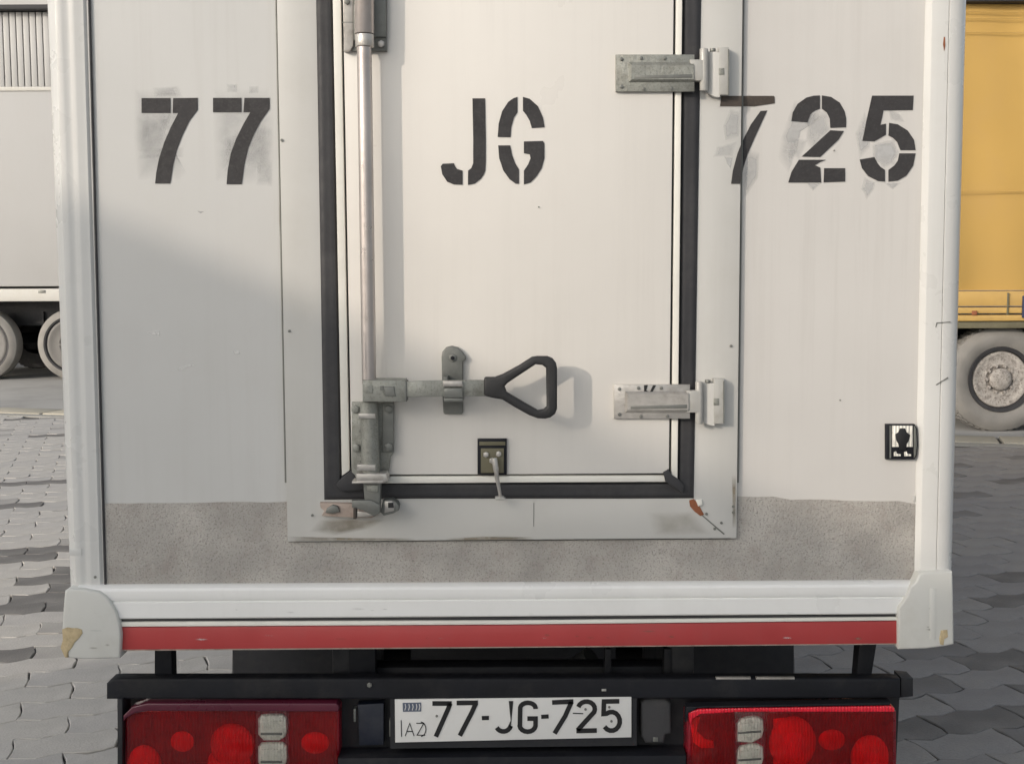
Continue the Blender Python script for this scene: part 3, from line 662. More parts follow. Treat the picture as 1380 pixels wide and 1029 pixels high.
# the 7 that crosses from the jamb to the panel: bar and stroke follow each surface
sten('stencil_digit', [[(157, 388), (239, 388), (239, 430), (151, 430)]], 920, 0, -0.0155, 'brown left part of the bar of the stencilled 7, on the jamb', 'stencil_brown')
sten('stencil_digit', [[(239, 388), (368, 388), (372, 392), (372, 418), (290, 430), (239, 430)]], 920, 0, Yd, 'brown right part of the bar of the stencilled 7, on the panel', 'stencil_brown')
sten('stencil_digit', [[(315, 449), (342, 447), (322, 490), (290, 560), (262, 625), (245, 680), (234, 743), (233, 690), (236, 590), (245, 565), (275, 505)]], 920, 0, Yd, 'stroke of the stencilled 7 on the right panel')
sten('stencil_digit', [[(238, 580), (237, 680), (233, 743), (196, 743), (203, 690), (222, 620)]], 920, 0, -0.0155, 'foot of the stencilled 7 on the jamb')
sten('stencil_digit', [[(555, 386), (555, 440), (530, 450), (515, 465), (505, 495), (440, 490), (445, 455), (465, 420), (500, 395), (530, 387)], [(563, 386), (600, 392), (635, 415), (655, 450), (661, 480), (661, 515), (597, 517), (595, 480), (583, 455), (563, 440)],
    [(597, 527), (652, 530), (630, 565), (598, 595), (556, 635), (482, 633)], [(470, 646), (580, 646), (557, 655), (535, 668), (557, 678), (560, 738), (427, 738), (440, 695)], [(572, 680), (657, 680), (657, 734), (570, 737)]], 920, 0, Yd, 'stencilled 2 on the right panel')
sten('stencil_digit', [[(766, 387), (934, 387), (930, 445), (812, 447), (800, 505), (822, 500), (822, 545), (775, 572), (727, 570), (745, 480)], [(835, 497), (870, 503), (910, 528), (935, 565), (942, 607), (880, 607), (868, 575), (850, 557), (832, 548)],
    [(876, 620), (942, 620), (932, 670), (905, 710), (870, 730), (832, 734), (832, 687), (855, 670), (870, 650)], [(716, 645), (775, 635), (788, 660), (800, 675), (818, 687), (818, 734), (790, 732), (750, 712), (725, 680)]], 920, 0, Yd, 'stencilled 5 on the right panel')
# old lettering painted over: patches of greyer paint
Yo = -0.0008
for poly, a in (
    ([(181, 120), (243, 118), (249, 132), (240, 150), (232, 175), (228, 200), (252, 235), (240, 244), (185, 244), (180, 190)], .42),
    ([(183, 155), (232, 152), (222, 185), (212, 205), (184, 205)], .35), ([(186, 200), (248, 198), (248, 212), (186, 215)], .4),
    ([(288, 120), (362, 118), (370, 160), (369, 248), (330, 250), (290, 245), (286, 170)], .35), ([(296, 190), (345, 165), (368, 172), (366, 220), (300, 232)], .35), ([(345, 215), (368, 215), (367, 252), (345, 250)], .35),
    ([(205, 118), (240, 116), (246, 130), (206, 131)], .4), ([(305, 113), (320, 113), (320, 125), (305, 125)], .4), ([(335, 116), (349, 116), (349, 126), (335, 126)], .4)):
    smudge('overpainted_patch', poly, Yo, 'old_overpaint', pl, a)
for poly, a in (
    ([(1070, 135), (1110, 130), (1105, 160), (1080, 175), (1075, 200), (1062, 235), (1048, 215), (1052, 185)], .6), ([(1088, 150), (1118, 148), (1120, 175), (1095, 205), (1085, 190)], .55), ([(1085, 245), (1108, 247), (1095, 258)], .5), ([(1060, 185), (1090, 188), (1078, 215), (1062, 210)], .45),
    ([(1165, 150), (1175, 170), (1172, 200), (1158, 215), (1152, 180)], .65), ([(1175, 192), (1205, 187), (1212, 205), (1205, 222), (1190, 228), (1175, 212)], .85), ([(1165, 238), (1180, 245), (1178, 255), (1168, 270), (1160, 255)], .65), ([(1190, 246), (1215, 246), (1203, 256)], .55), ([(1195, 145), (1212, 152), (1220, 165), (1200, 163)], .4),
    ([(1006, 200), (1024, 205), (1022, 240), (1003, 270), (1001, 235)], .6), ([(1008, 125), (1014, 128), (1012, 150), (1003, 160), (1004, 138)], .45)):
    smudge('overpainted_patch', poly, Yo, 'old_overpaint', pr, a)
for poly, a in (([(984, 145), (999, 150), (996, 185), (977, 190), (974, 170)], .7), ([(965, 198), (994, 190), (988, 211), (960, 212)], .45), ([(975, 210), (988, 212), (985, 228), (980, 222)], 1.0)):
    smudge('overpainted_patch', poly, -0.0148, 'old_overpaint', fr, a)
for poly, a, par, yy, mm in (([(198, 448), (207, 447), (214, 450), (206, 452)], 1, pl, Yo, 'scrape_white'), ([(207, 446), (216, 445), (216, 453), (210, 452)], .8, pl, Yo, 'scrape_white'), ([(313, 473), (323, 472), (324, 477), (315, 477)], .9, pl, Yo, 'scrape_white'), ([(238, 497), (262, 489), (263, 492), (240, 500)], .6, pl, Yo, 'scrape_white'),
        ([(265, 284), (276, 285), (270, 288)], .7, pl, Yo, 'old_overpaint'), ([(430, 700), (480, 696), (520, 700), (500, 712), (450, 722), (415, 716)], .55, fr, -0.0148, 'scuff_brown'), ([(600, 725), (650, 722), (720, 723), (720, 727), (600, 728)], .8, fr, -0.0148, 'scuff_brown'),
        ([(380, 722), (470, 724), (560, 725), (560, 728), (390, 729)], .7, fr, -0.0148, 'scuff_brown'), ([(872, 690), (935, 688), (960, 720), (880, 722)], .25, fr, -0.0148, 'scuff_brown'), ([(986, 640), (992, 640), (992, 712), (987, 712)], .7, fr, -0.0148, 'scuff_brown'),
        ([(375, 270), (377, 270), (383, 420), (381, 420)], .9, pl, Yo, 'scuff_brown')):
    smudge('scuff', poly, yy, mm, par, a, .5)

# screws on frame and panel
for x, y, yy in ((380, 189, -0.014), (390, 446, -0.014), (985, 466, -0.014), (128.5, 777, -0.0045), (726, 279, DYF), (421, 694, -0.014), (952, 692, -0.014), (972, 704, -0.014), (963, 712, -0.014), (988, 682, -0.014), (988, 690, -0.014), (1124, 203, 0), (1132, 539, 0)):
    b = B(); c0 = P(x, y, yy); cyl(b, c0, c0 - Vector((0, 0.0025, 0)), 0.0030 if y != 279 and y != 203 and y != 539 else 0.0016, seg=8); obj('screw', b, 'dull_steel', T)
# rust at the lower right corner of the door frame
b = B(); px_prism(b, [(929, 674), (935, 672), (941, 678), (946, 688), (949, 693), (944, 695), (936, 689), (930, 682)], -0.0165, 0.005, .001); rs = obj('rusty_corner', b, 'rust', T)
b = B(); px_prism(b, [(938, 674), (946, 673), (947, 680), (941, 682)], -0.0185, 0.005, .0005); obj('paint_chip', b, 'trim_paint', rs)

# ------------------------------------------------------------------ hinges
def hinge(pl_, ch, nk, kn_, cu_, fp_, m_plate, lab):
    b = B(); px_prism(b, px_rect(*pl_), DYF-0.010, 0.0095, 0.0015)
    h = obj('hinge', b, m_plate, T); h['label'] = lab
    x0, y0, x1, y1 = ch
    b = B(); o_ = [P(x0, y0, DYF-0.0105), P(x1, y0, DYF-0.0105), P(x1, y1, DYF-0.0105), P(x0, y1, DYF-0.0105)]; i_ = [P(x0+4, y0+4, DYF-0.017), P(x1, y0+4, DYF-0.017), P(x1, y1-4, DYF-0.017), P(x0+4, y1-4, DYF-0.017)]
    oo = [b.verts.new(p) for p in o_]; ii = [b.verts.new(p) for p in i_]; b.faces.new(ii)
    for k in range(4): b.faces.new((oo[k], oo[(k+1) % 4], ii[(k+1) % 4], ii[k]))
    obj('raised_channel', b, m_plate, h)
    b = B(); px_prism(b, [(x0+8, y1-9), (x1-2, y1-11), (x1-2, y1-6), (x0+8, y1-5)], DYF-0.0178, 0.004, .0006); obj('channel_slot', b, 'dull_steel', h)
    b = B(); px_prism(b, px_rect(*nk), DYF-0.014, 0.02, 0.003); obj('neck', b, 'painted_metal', h)
    kx0, ky0, kx1, ky1 = kn_; cx = (kx0+kx1)/2; r = (kx1-kx0)/2/S
    b = B(); cyl(b, P(cx, ky0, DYF-0.006), P(cx, ky1, DYF-0.006), r, seg=20, bev=0.001); obj('knuckle', b, 'painted_metal', h)
    b = B(); cyl(b, P(cx+12, cu_[1]+1, -0.028), P(cx+12, cu_[1]-3.5, -0.028), 0.006, seg=14, bev=.001); obj('pin', b, 'dull_steel', h)
    x0, y0, x1, y1 = cu_                       # curved leaf
    b = B(); nseg = 8; ra, rb_ = [], []
    for k in range(nseg+1):
        u = k/nseg; yy = -0.024 - 0.010*math.sin(u*math.pi*0.5)
        ra.append(P(x0+(x1-x0)*u, y0 + 1.5*u, yy)); rb_.append(P(x0+(x1-x0)*u, y1 - 9*(1-u)**2, yy))
    fa = [b.verts.new(p) for p in ra]; fb = [b.verts.new(p) for p in rb_]
    ba = [b.verts.new(Vector((p.x, -0.0145, p.z))) for p in ra]; bb_ = [b.verts.new(Vector((p.x, -0.0145, p.z))) for p in rb_]
    for k in range(nseg):
        b.faces.new((fa[k], fa[k+1], fb[k+1], fb[k])); b.faces.new((fa[k], fa[k+1], ba[k+1], ba[k])); b.faces.new((fb[k], fb[k+1], bb_[k+1], bb_[k]))
    b.faces.new((fa[0], fb[0], bb_[0], ba[0])); b.faces.new((fa[-1], fb[-1], bb_[-1], ba[-1]))
    obj('curved_leaf', b, 'frame_paint', h)
    b = B(); px_prism(b, px_rect(*fp_), -0.0355, 0.021, 0.002); obj('bracket', b, 'painted_metal', h)
    b = B(); px_prism(b, [(fp_[2]-1.4, fp_[1]+3), (fp_[2]+.3, fp_[1]+3), (fp_[2]+.3, fp_[3]-1), (fp_[2]-1.4, fp_[3]-1)], -0.037, 0.008); obj('bracket_edge', b, 'dull_steel', h)
    b = B(); my = (fp_[1]+fp_[3])/2; px_prism(b, px_rect(fp_[0], my-4, fp_[0]+7, my+5), -0.0368, 0.004, .0005); obj('maker_plate', b, 'galvanised', h)
    for fx, fy in ((.07, .13), (.07, .87), (.32, .10), (.62, .10), (.35, .93), (.7, .92)):
        c0 = P(pl_[0]+(pl_[2]-pl_[0])*fx, pl_[1]+(pl_[3]-pl_[1])*fy, DYF-0.010)
        b = B(); cyl(b, c0, c0 - Vector((0, 0.003, 0)), 0.0036, seg=10, bev=.0008); obj('rivet', b, 'dull_steel', h)
    return h
hinge((830, 73.5, 936, 123.5), (847, 84, 935, 111), (930, 80, 951, 109), (943, 66, 954, 122.5), (950, 69, 970, 131), (969, 63.5, 982.5, 128), 'galvanised', 'upper hinge, greenish grey and pitted')
hinge((827.5, 518, 930, 564), (842, 527, 928, 556), (925, 526, 944, 556), (937, 514, 947, 571), (943, 515, 963, 573.5), (962, 510.5, 976, 571), 'galv_light', 'lower hinge, paler and scraped')
b = B(); px_prism(b, [(868, 519), (873, 518.5), (871, 526), (876, 528), (880, 519), (884, 519), (879, 529), (868, 527)], DYF-0.0115, .002); obj('chipped_mark', b, 'plate_black', T)

# ------------------------------------------------------------------ lock rod
rx0, rx1 = 491.5, 496.5
Yr = DYF - 0.046
b = B(); cyl(b, P(490.8, 62, Yr), P(497.5, 516, Yr), 0.0148, seg=32); rod = obj('lock_rod', b, 'rod_metal', T)
b = B(); cyl(b, P(489, TOP, Yr), P(491.3, 46, Yr), 0.0195, seg=32, bev=.001); obj('sleeve', b, 'rod_metal', rod)
b = B(); cyl(b, P(491.3, 47, Yr), P(491.6, 63.5, Yr), 0.0188, seg=32, bev=.001); obj('collar', b, 'galv_light', rod)
b = B(); px_prism(b, [(461, TOP), (475.5, TOP), (476, 62), (472, 68), (463, 69)], DYF-0.018, 0.017, .002); obj('bracket_wing', b, 'galv_light', rod)
b = B(); px_prism(b, [(461, 29.6), (476, 29.6), (476, 30.8), (461, 30.8)], DYF-0.0185, 0.004); obj('wing_joint', b, 'dull_steel', rod)
b = B(); px_prism(b, [(474, TOP), (521, TOP), (521, 69), (474, 69)], DYF-0.012, 0.011, .0015); obj('back_plate', b, 'dull_steel', rod)
b = B(); px_prism(b, [(476, -20), (520, -20), (520, 50), (506, 50), (500, 55), (476, 55)], DYF-0.022, 0.009, .003); obj('clamp', b, 'dull_steel', rod)
c0 = P(514, 60, DYF-0.012); b = B(); cyl(b, c0, c0-Vector((0, .008, 0)), .0075, seg=6, bev=.001); obj('bolt', b, 'galv_light', rod)
c0 = P(468, 3, DYF-0.018); b = B(); cyl(b, c0, c0-Vector((0, .006, 0)), .006, seg=6, bev=.001); obj('bolt', b, 'dull_steel', rod)
# lower lock body
b = B(); px_prism(b, px_rect(488.5, 512, 546, 541.5), DYF-0.070, 0.048, 0.003); lk = obj('lock_body', b, 'galvanised', T)
b = B(); px_prism(b, px_rect(544, 514, 547.8, 541), DYF-0.072, 0.045, 0.001); obj('lock_end', b, 'dull_steel', lk)
b = B(); px_prism(b, [(517, 521), (531, 521), (533, 534), (519, 534)], DYF-0.0735, 0.006, 0.002); obj('lock_pad', b, 'dull_steel', lk)
b = B(); px_prism(b, [(492, 519), (502, 519), (502, 530), (492, 530)], DYF-0.072, 0.004, 0.001); obj('lock_pad', b, 'galvanised', lk)
b = B(); px_prism(b, [(474, 542), (530.5, 542), (530.5, 610), (526, 616), (522, 650), (481, 648), (478, 640), (474, 636)], DYF-0.014, 0.0135, 0.002); bp_ = obj('mounting_plate', b, 'galvanised', lk)
b = B(); cyl(b, P(497.5, 541, DYF-0.036), P(500, 646, DYF-0.036), 0.019, seg=28); obj('lower_rod', b, 'galvanised', lk)
b = B(); px_prism(b, [(515, 543), (530.5, 543), (530.5, 609), (515, 609)], DYF-0.022, 0.010, 0.002); obj('side_wing', b, 'dull_steel', lk)
b = B(); px_prism(b, [(483, 557), (506, 557), (506, 564), (483, 564)], DYF-0.058, 0.03, 0.002); obj('strap', b, 'galv_light', lk)
b = B(); px_prism(b, [(481, 625.5), (506, 626), (506, 634), (481, 634)], DYF-0.058, 0.03, 0.002); obj('strap', b, 'galv_light', lk)
b = B(); px_prism(b, [(480, 638), (520, 638), (523, 648), (518, 650), (480, 648)], DYF-0.062, 0.045, 0.002); obj('strap', b, 'galv_light', lk)
b = B(); px_prism(b, [(474, 648.5), (516, 647), (516, 651), (474, 651.5)], DYF-0.064, 0.045, 0.0015); obj('ledge', b, 'galv_light', lk)
for x, y in ((480, 603), (524, 601.5), (479, 551), (524, 551)):
    c0 = P(x, y, DYF-0.016 - (0.006 if x > 500 else 0)); b = B(); cyl(b, c0+Vector((0, .002, 0)), c0-Vector((0, .006, 0)), .009, seg=6, bev=.0015); obj('bolt', b, 'galvanised' if x < 500 else 'dull_steel', lk)
for x, y, w_ in ((512, 520, 5), (503, 582, 4), (484, 579, 3)):
    b = B(); px_prism(b, px_rect(x, y, x+w_, y+w_*1.1), DYF-0.0715 if y < 540 else DYF-0.0165, 0.003); obj('tool_mark', b, 'dull_steel', lk)
# cam and keeper at the foot of the rod
b = B(); px_prism(b, [(489, 650), (513, 650), (512, 688), (508, 690), (492, 686)], DYF-0.046, 0.020, 0.004); cam_o = obj('cam', b, 'dull_steel', T)
b = B(); px_prism(b, [(494, 653), (510, 653), (509, 664), (495, 662)], DYF-0.050, 0.008, 0.003); obj('cam_boss', b, 'galvanised', cam_o)
b = B(); px_prism(b, [(474, 674), (500, 673.5), (512, 680), (512, 691), (504, 696), (490, 688), (474, 684)], DYF-0.052, 0.014, 0.003); obj('cam_hook', b, 'dull_steel', cam_o)
b = B(); px_prism(b, [(476, 684), (480, 684), (480, 699), (476, 699)], DYF-0.054, 0.02, 0.001); obj('hook_web', b, 'stencil_brown', cam_o)
b = B(); px_prism(b, [(431, 677), (472, 678), (508, 690), (509, 694), (500, 698), (470, 697), (433, 695), (437, 688), (432, 684)], -0.026, 0.012, 0.002); kp = obj('keeper_plate', b, 'bare_primer', T)
b = B(); px_prism(b, [(440, 685), (448, 680), (455, 682), (458, 690), (448, 692), (438, 691)], -0.034, 0.009, 0.003); obj('keeper_lug', b, 'dull_steel', kp)
b = B(); px_prism(b, [(480, 688), (504, 691), (508, 694), (494, 697), (481, 696.5)], -0.036, 0.010, 0.003); obj('keeper_lip', b, 'galv_light', kp)
outer = [(516, 674), (528, 673), (535, 677), (538, 682), (537, 688), (530, 692), (517, 695), (512, 690)]; hole = [(523, 677), (530, 677), (531, 684), (523, 684)]
b = B(); px_prism(b, outer, -0.060, 0.03, 0.004); obj('padlock_ring', b, 'dull_steel', T)
b = B(); px_prism(b, [(518, 675), (528, 675), (532, 679), (531, 688), (518, 691)], -0.0625, 0.004, 0.002); obj('ring_face', b, 'galv_light', kp)
b = B(); px_prism(b, hole, -0.0635, 0.003); obj('ring_hole', b, 'plate_black', kp)

# ------------------------------------------------------------------ lever, catch and loop handle
Yh = DYF - 0.075
b = B(); px_prism(b, [(546, 514.5), (575, 513), (600, 512.5), (654, 512), (654, 534), (600, 534), (546, 535)], Yh+0.006, 0.008, 0.0015); lev = obj('lever', b, 'galvanised', T)
out_ = [(652, 508.3), (667, 508.3), (678, 504), (700, 492), (717, 481), (724, 480), (738, 480), (745, 483), (749.5, 489), (751, 496), (751, 551), (748, 558), (742, 562.5), (735, 564.3), (725, 564), (713, 559.5), (695, 549.5), (677, 538.5), (663, 536), (652, 533.5)]
hol = [(680, 520.6), (684, 516.2), (703, 503.5), (722, 491), (731, 492), (736, 496), (736.8, 548), (733, 551.5), (725, 553), (704, 541), (683, 528.5)]
b = B()
vo = [b.verts.new(P(x, y, Yh)) for x, y in out_]; vi = [b.verts.new(P(x, y, Yh)) for x, y in hol]
eo = [b.edges.new((vo[k], vo[(k+1) % len(vo)])) for k in range(len(vo))]; ei = [b.edges.new((vi[k], vi[(k+1) % len(vi)])) for k in range(len(vi))]
bmesh.ops.triangle_fill(b, use_beauty=True, edges=eo+ei)
r = bmesh.ops.extrude_face_region(b, geom=b.faces[:])
fvs = set(vo+vi)
bmesh.ops.translate(b, verts=[g_ for g_ in r['geom'] if isinstance(g_, bmesh.types.BMVert)], vec=(0, 0.022, 0))
bnd = [e for e in b.edges if e.verts[0] in fvs and e.verts[1] in fvs and any(abs(f.normal.y) < .5 for f in e.link_faces)]
bmesh.ops.recalc_face_normals(b, faces=b.faces[:])
bnd = [e for e in b.edges if len(e.link_faces) == 2 and e.link_faces[0].normal.angle(e.link_faces[1].normal) > 1.2]
bevel(b, bnd, 0.005, 3)
obj('handle', b, 'handle_black', T, smooth=50)
b = B(); px_prism(b, [(595, 481), (596, 474), (601, 468), (609, 466), (617, 468), (623, 474), (628, 481), (628, 484), (624, 487), (624, 556), (622, 558), (600, 558), (597.5, 556), (596, 530)], DYF-0.014, 0.0135, 0.003, 3); ca = obj('handle_catch', b, 'dull_steel', T)
b = B(); px_prism(b, [(596.5, 513), (623, 513), (624, 521), (597, 521)], Yh-0.004, 0.010, 0.003); obj('catch_loop', b, 'galv_light', ca)
b = B(); px_prism(b, [(597.5, 522.5), (623.5, 522.5), (624, 536), (598, 536)], Yh-0.001, 0.005, 0.003); obj('catch_loop', b, 'dull_steel', ca)
b = B(); px_prism(b, [(598, 508), (603, 508), (603, 538), (598, 538)], Yh+0.014, 0.046, 0.002); obj('catch_stem', b, 'dull_steel', ca)
b = B(); px_prism(b, [(598, 536), (624, 536), (624, 541), (598, 541)], Yh+0.002, 0.06, 0.002); obj('catch_web', b, 'dull_steel', ca)
c0 = P(610, 482, DYF-0.014); b = B(); cyl(b, c0, c0-Vector((0, .004, 0)), .0085, seg=6, bev=.0015); obj('bolt', b, 'dull_steel', ca)
b = B(); cyl(b, c0-Vector((0, .0035, 0)), c0-Vector((0, .0065, 0)), .0045, seg=6); obj('bolt_head', b, 'black_steel', ca)

# ------------------------------------------------------------------ small black latch with hanging pin
b = B(); px_prism(b, px_rect(643.5, 591, 683, 639), DYF-0.008, 0.0075, 0.0015); lt = obj('latch_plate', b, 'black_steel', T)
b = B(); px_prism(b, px_rect(648, 604, 679, 637), DYF-0.011, 0.003, 0.001); obj('inner_plate', b, 'olive_rail', lt)
b = B(); px_prism(b, px_rect(646, 595, 681, 600), DYF-0.011, 0.003, 0.001); obj('top_bar', b, 'olive_rail', lt)
for x, y in ((655, 612), (672, 611), (663, 620)):
    c0 = P(x, y, DYF-0.011); b = B(); cyl(b, c0, c0-Vector((0, .006, 0)), .0062, seg=6, bev=.001); obj('screw', b, 'galv_light', lt)
b = B(); tube(b, [P(666, 617, DYF-0.022), P(668.5, 632, DYF-0.026), P(669, 640, DYF-0.026), P(672, 655, DYF-0.022), P(674.5, 669, DYF-0.018)], [.0062, .006, .0048, .0038, .0034], 12); pn = obj('hanging_pin', b, 'galv_light', lt)
b = B(); px_prism(b, [(667, 670), (673, 668.5), (678, 669), (682, 672.5), (678, 674), (668, 674)], DYF-0.020, 0.014, 0.002); obj('pin_foot', b, 'painted_metal', lt)

# ------------------------------------------------------------------ square lamp on the right panel
b = B(); px_prism(b, [(1194.5, 571.5), (1233, 571.5), (1236.5, 578), (1237.5, 600), (1236, 613), (1233, 619), (1194.5, 619)], -0.012, 0.012, 0.002); ml = obj('marker_lamp', b, 'black_steel', T)
b = B(); px_prism(b, [(1199, 573.5), (1201, 573.5), (1201, 617), (1199, 617)], -0.0135, 0.003); obj('edge_rib', b, 'dull_steel', ml)
b = B(); px_prism(b, px_rect(1202.5, 573.5, 1230.5, 602), -0.0145, 0.004, .001); obj('reflector', b, 'lamp_silver', ml)
b = B(); px_prism(b, [(1207, 585), (1211, 582), (1213, 577), (1220, 577), (1222, 582), (1227, 586), (1225, 594), (1222, 598), (1221, 606), (1213, 606), (1211, 598), (1208, 593)], -0.0165, 0.003, .001); obj('dark_centre', b, 'plate_black', ml)
for x in (1205, 1219):
    b = B(); px_prism(b, [(x, 609), (x+3, 608), (x+4, 611), (x+9, 612), (x+9, 614.5), (x, 614.5)], -0.0145, 0.003, .0008); obj('contact', b, 'lamp_silver', ml)
b = B(); px_prism(b, [(1232, 573), (1234.8, 578), (1235.8, 600), (1234.5, 613), (1232, 617)], -0.0150, 0.004, .001); obj('side_rib', b, 'dull_steel', ml)
b = B(); px_prism(b, [(1230, 668), (1233.5, 668), (1233.5, 675), (1230, 675)], -0.006, 0.003, .001); obj('end_patch', b, 'frame_paint', T)

# ------------------------------------------------------------------ rear bumper beam and what hangs below it
YB = 0.07
b = B(); px_prism(b, [(143, 921), (150, 914.5), (160, 913.5), (1200, 913.5), (1214, 915), (1214, 941), (143, 942)], YB, 0.035, 0.006, 3); bm_ = obj('bumper_beam', b, 'black_steel', T)
b = B(); px_prism(b, [(1214, 912), (1231, 914), (1231, 938), (1214, 940)], YB+0.02, 0.05, 0.003); obj('end_plate', b, 'chassis', bm_)
for x0, x1 in ((965, 1012), (1019, 1071)):
    b = B(); px_prism(b, px_rect(x0, 912.2, x1, 915.2), YB-0.001, 0.010, 0.001); obj('bare_edge', b, 'galv_light', bm_)
b = B(); px_prism(b, px_rect(811, 928, 817, 931), YB-0.002, 0.004, 0.001); obj('bolt', b, 'painted_metal', bm_)
for x in (498,):
    b = B(); c0 = P(x, 922, YB); cyl(b, c0, c0-Vector((0, .004, 0)), .006, seg=6, bev=.001); obj('bolt', b, 'dull_steel', bm_)
for x, x2 in ((208, 232),):
    b = B(); px_prism(b, [(x, 872), (x2-1, 872), (x2, 916), (x, 916)], YB+0.03, 0.04, 0.003); obj('support_strut', b, 'black_steel', T)
b = B(); px_prism(b, [(1158, 866), (1182, 866), (1174, 916), (1154, 916)], YB+0.03, 0.04, 0.003); obj('support_strut', b, 'black_steel', T)
b = B(); px_prism(b, [(158, 941), (1212, 940), (1206, 1060), (160, 1060)], YB+0.06, 0.02); obj('lamp_carrier', b, 'chassis', T)
b = B(); px_prism(b, [(455, 1021), (925, 1017), (925, 1052), (455, 1052)], YB-0.01, 0.06, 0.004); obj('lower_beam', b, 'black_steel', T)
b = B(); px_prism(b, px_rect(158, 941, 165, 1060), YB-0.01, 0.06, 0.002); obj('lamp_bracket', b, 'chassis', T)
b = B(); px_prism(b, [(482, 949), (517, 947), (517, 1003), (484, 1004)], YB+0.03, 0.03, 0.002); obj('blank_plate', b, 'navy_flap', T)
b = B(); px_prism(b, [(864, 946), (872, 941), (896, 941), (904, 948), (905, 988), (897, 990), (895, 1001), (870, 1001), (864, 992)], YB+0.02, 0.04, 0.006, 3); obj('plug_cover', b, 'tyre_dark', T)
b = B(); px_prism(b, px_rect(880, 993, 887, 999), YB+0.017, 0.01, 0.001); obj('plug_clip', b, 'dull_steel', T)
b = B(); px_prism(b, px_rect(476.5, 955, 479.5, 972), YB+0.02, 0.02, 0.001); obj('bracket_edge', b, 'dull_steel', T)
b = B(); px_prism(b, px_rect(524.5, 970, 527, 992), YB+0.02, 0.02, 0.001); obj('bracket_edge', b, 'dull_steel', T)

# ------------------------------------------------------------------ number plate
YP = YB + 0.0
b = B(); px_prism(b, [(532, 942), (851, 938), (851, 993), (532.5, 1000)], YP, 0.004, 0.0012); plate = obj('number_plate', b, 'plate_white', T)
b = B(); px_prism(b, [(526, 940), (858, 934), (858, 1004), (526, 1008)], YP+0.006, 0.02); obj('plate_backing', b, 'chassis', plate)
def ribbon(bm, pts, w, Y):
    pts = [Vector(p) for p in pts]; n = len(pts); L_, R_ = [], []
    for i_, p in enumerate(pts):
        d1 = (p-pts[i_-1]).normalized() if i_ else (pts[1]-p).normalized()
        d2 = (pts[i_+1]-p).normalized() if i_ < n-1 else d1
        nn = Vector((-(d1.y+d2.y), d1.x+d2.x)).normalized(); c_ = max(.5, nn.dot(Vector((-d1.y, d1.x))))
        L_.append(p + nn*w/2/c_); R_.append(p - nn*w/2/c_)
    a = [bm.verts.new(P(p.x, p.y, Y)) for p in L_]; c2 = [bm.verts.new(P(p.x, p.y, Y)) for p in R_]
    for k in range(n-1): bm.faces.new((a[k], a[k+1], c2[k+1], c2[k]))
def arc(cx, cy, rx, ry, a0, a1, n=10): return [(cx+rx*math.cos(R(a0+(a1-a0)*k/n)), cy+ry*math.sin(R(a0+(a1-a0)*k/n))) for k in range(n+1)]
def glyph(name, strokes, w=6.2, m='plate_black', Y=YP-0.0012, ext=True):
    b = B()
    for s_ in strokes: ribbon(b, s_, w, Y)
    r = bmesh.ops.extrude_face_region(b, geom=b.faces[:]); bmesh.ops.translate(b, verts=[g_ for g_ in r['geom'] if isinstance(g_, bmesh.types.BMVert)], vec=(0, .0008, 0))
    return obj(name, b, m, plate, smooth=20)
def c(x, y): return (460+x/3, 686+y/3)
def cs(l_): return [c(*p) for p in l_]
glyph('plate_digit', [cs([(368, 784), (446, 784)]), cs([(440, 784), (430, 810), (382, 918)])])
glyph('plate_digit', [cs([(466, 782), (552, 781)]), cs([(544, 783), (525, 825), (479, 914)])])
glyph('plate_dash', [cs([(568, 843), (597, 842)])], 5.5)
glyph('plate_letter', [cs([(686, 774), (686, 868)] + arc(655, 866, 31, 31, 0, 150, 9))])
glyph('plate_letter', [cs([(785, 806)] + arc(754, 803, 31, 22, -5, -175, 8) + [(722, 870)] + arc(753, 872, 32, 26, 175, 5, 8) + [(785, 845), (752, 845)])])
glyph('plate_dash', [cs([(808, 838), (838, 836)])], 5.5)
glyph('plate_digit', [cs([(852, 780), (938, 776)]), cs([(930, 778), (905, 835), (862, 905)])])
glyph('plate_digit', [cs(arc(991, 806, 34, 30, 195, 385, 9) + [(955, 892)]), cs([(950, 895), (1033, 893)])])
glyph('plate_digit', [cs([(1124, 775), (1062, 776), (1060, 826)] + arc(1092, 856, 34, 38, -125, 145, 12))])
b = B(); px_prism(b, [(542.5, 946.5), (567.5, 946), (567.5, 958), (543, 958.5)], YP-0.0012, .0008); obj('plate_flag', b, 'plate_blue', plate)
for xx in (546, 551, 556, 561, 565):
    glyph('flag_mark', [[(xx, 948), (xx+.8, 952), (xx-.5, 956.5)]], 1.0, 'scrape_white' if False else 'plate_white', YP-0.0022)
glyph('plate_mark', [[(540.5, 970), (541, 992)], [(546, 991), (552, 974), (558, 991)], [(548, 985), (556, 985)], [(561, 974), (571, 974), (562, 990), (573, 990)], arc(566, 982, 8, 10, -80, 80, 8)], 1.1)
for x, y in ((588.5, 964), (789, 955), (824, 971), (821, 952)):
    b = B(); c0 = P(x, y, YP); cyl(b, c0, c0-Vector((0, .002, 0)), .0028, seg=10); obj('screw', b, 'dull_steel', plate)
glyph('scratch', [[(772, 960.5), (786, 961)]], 1.4)

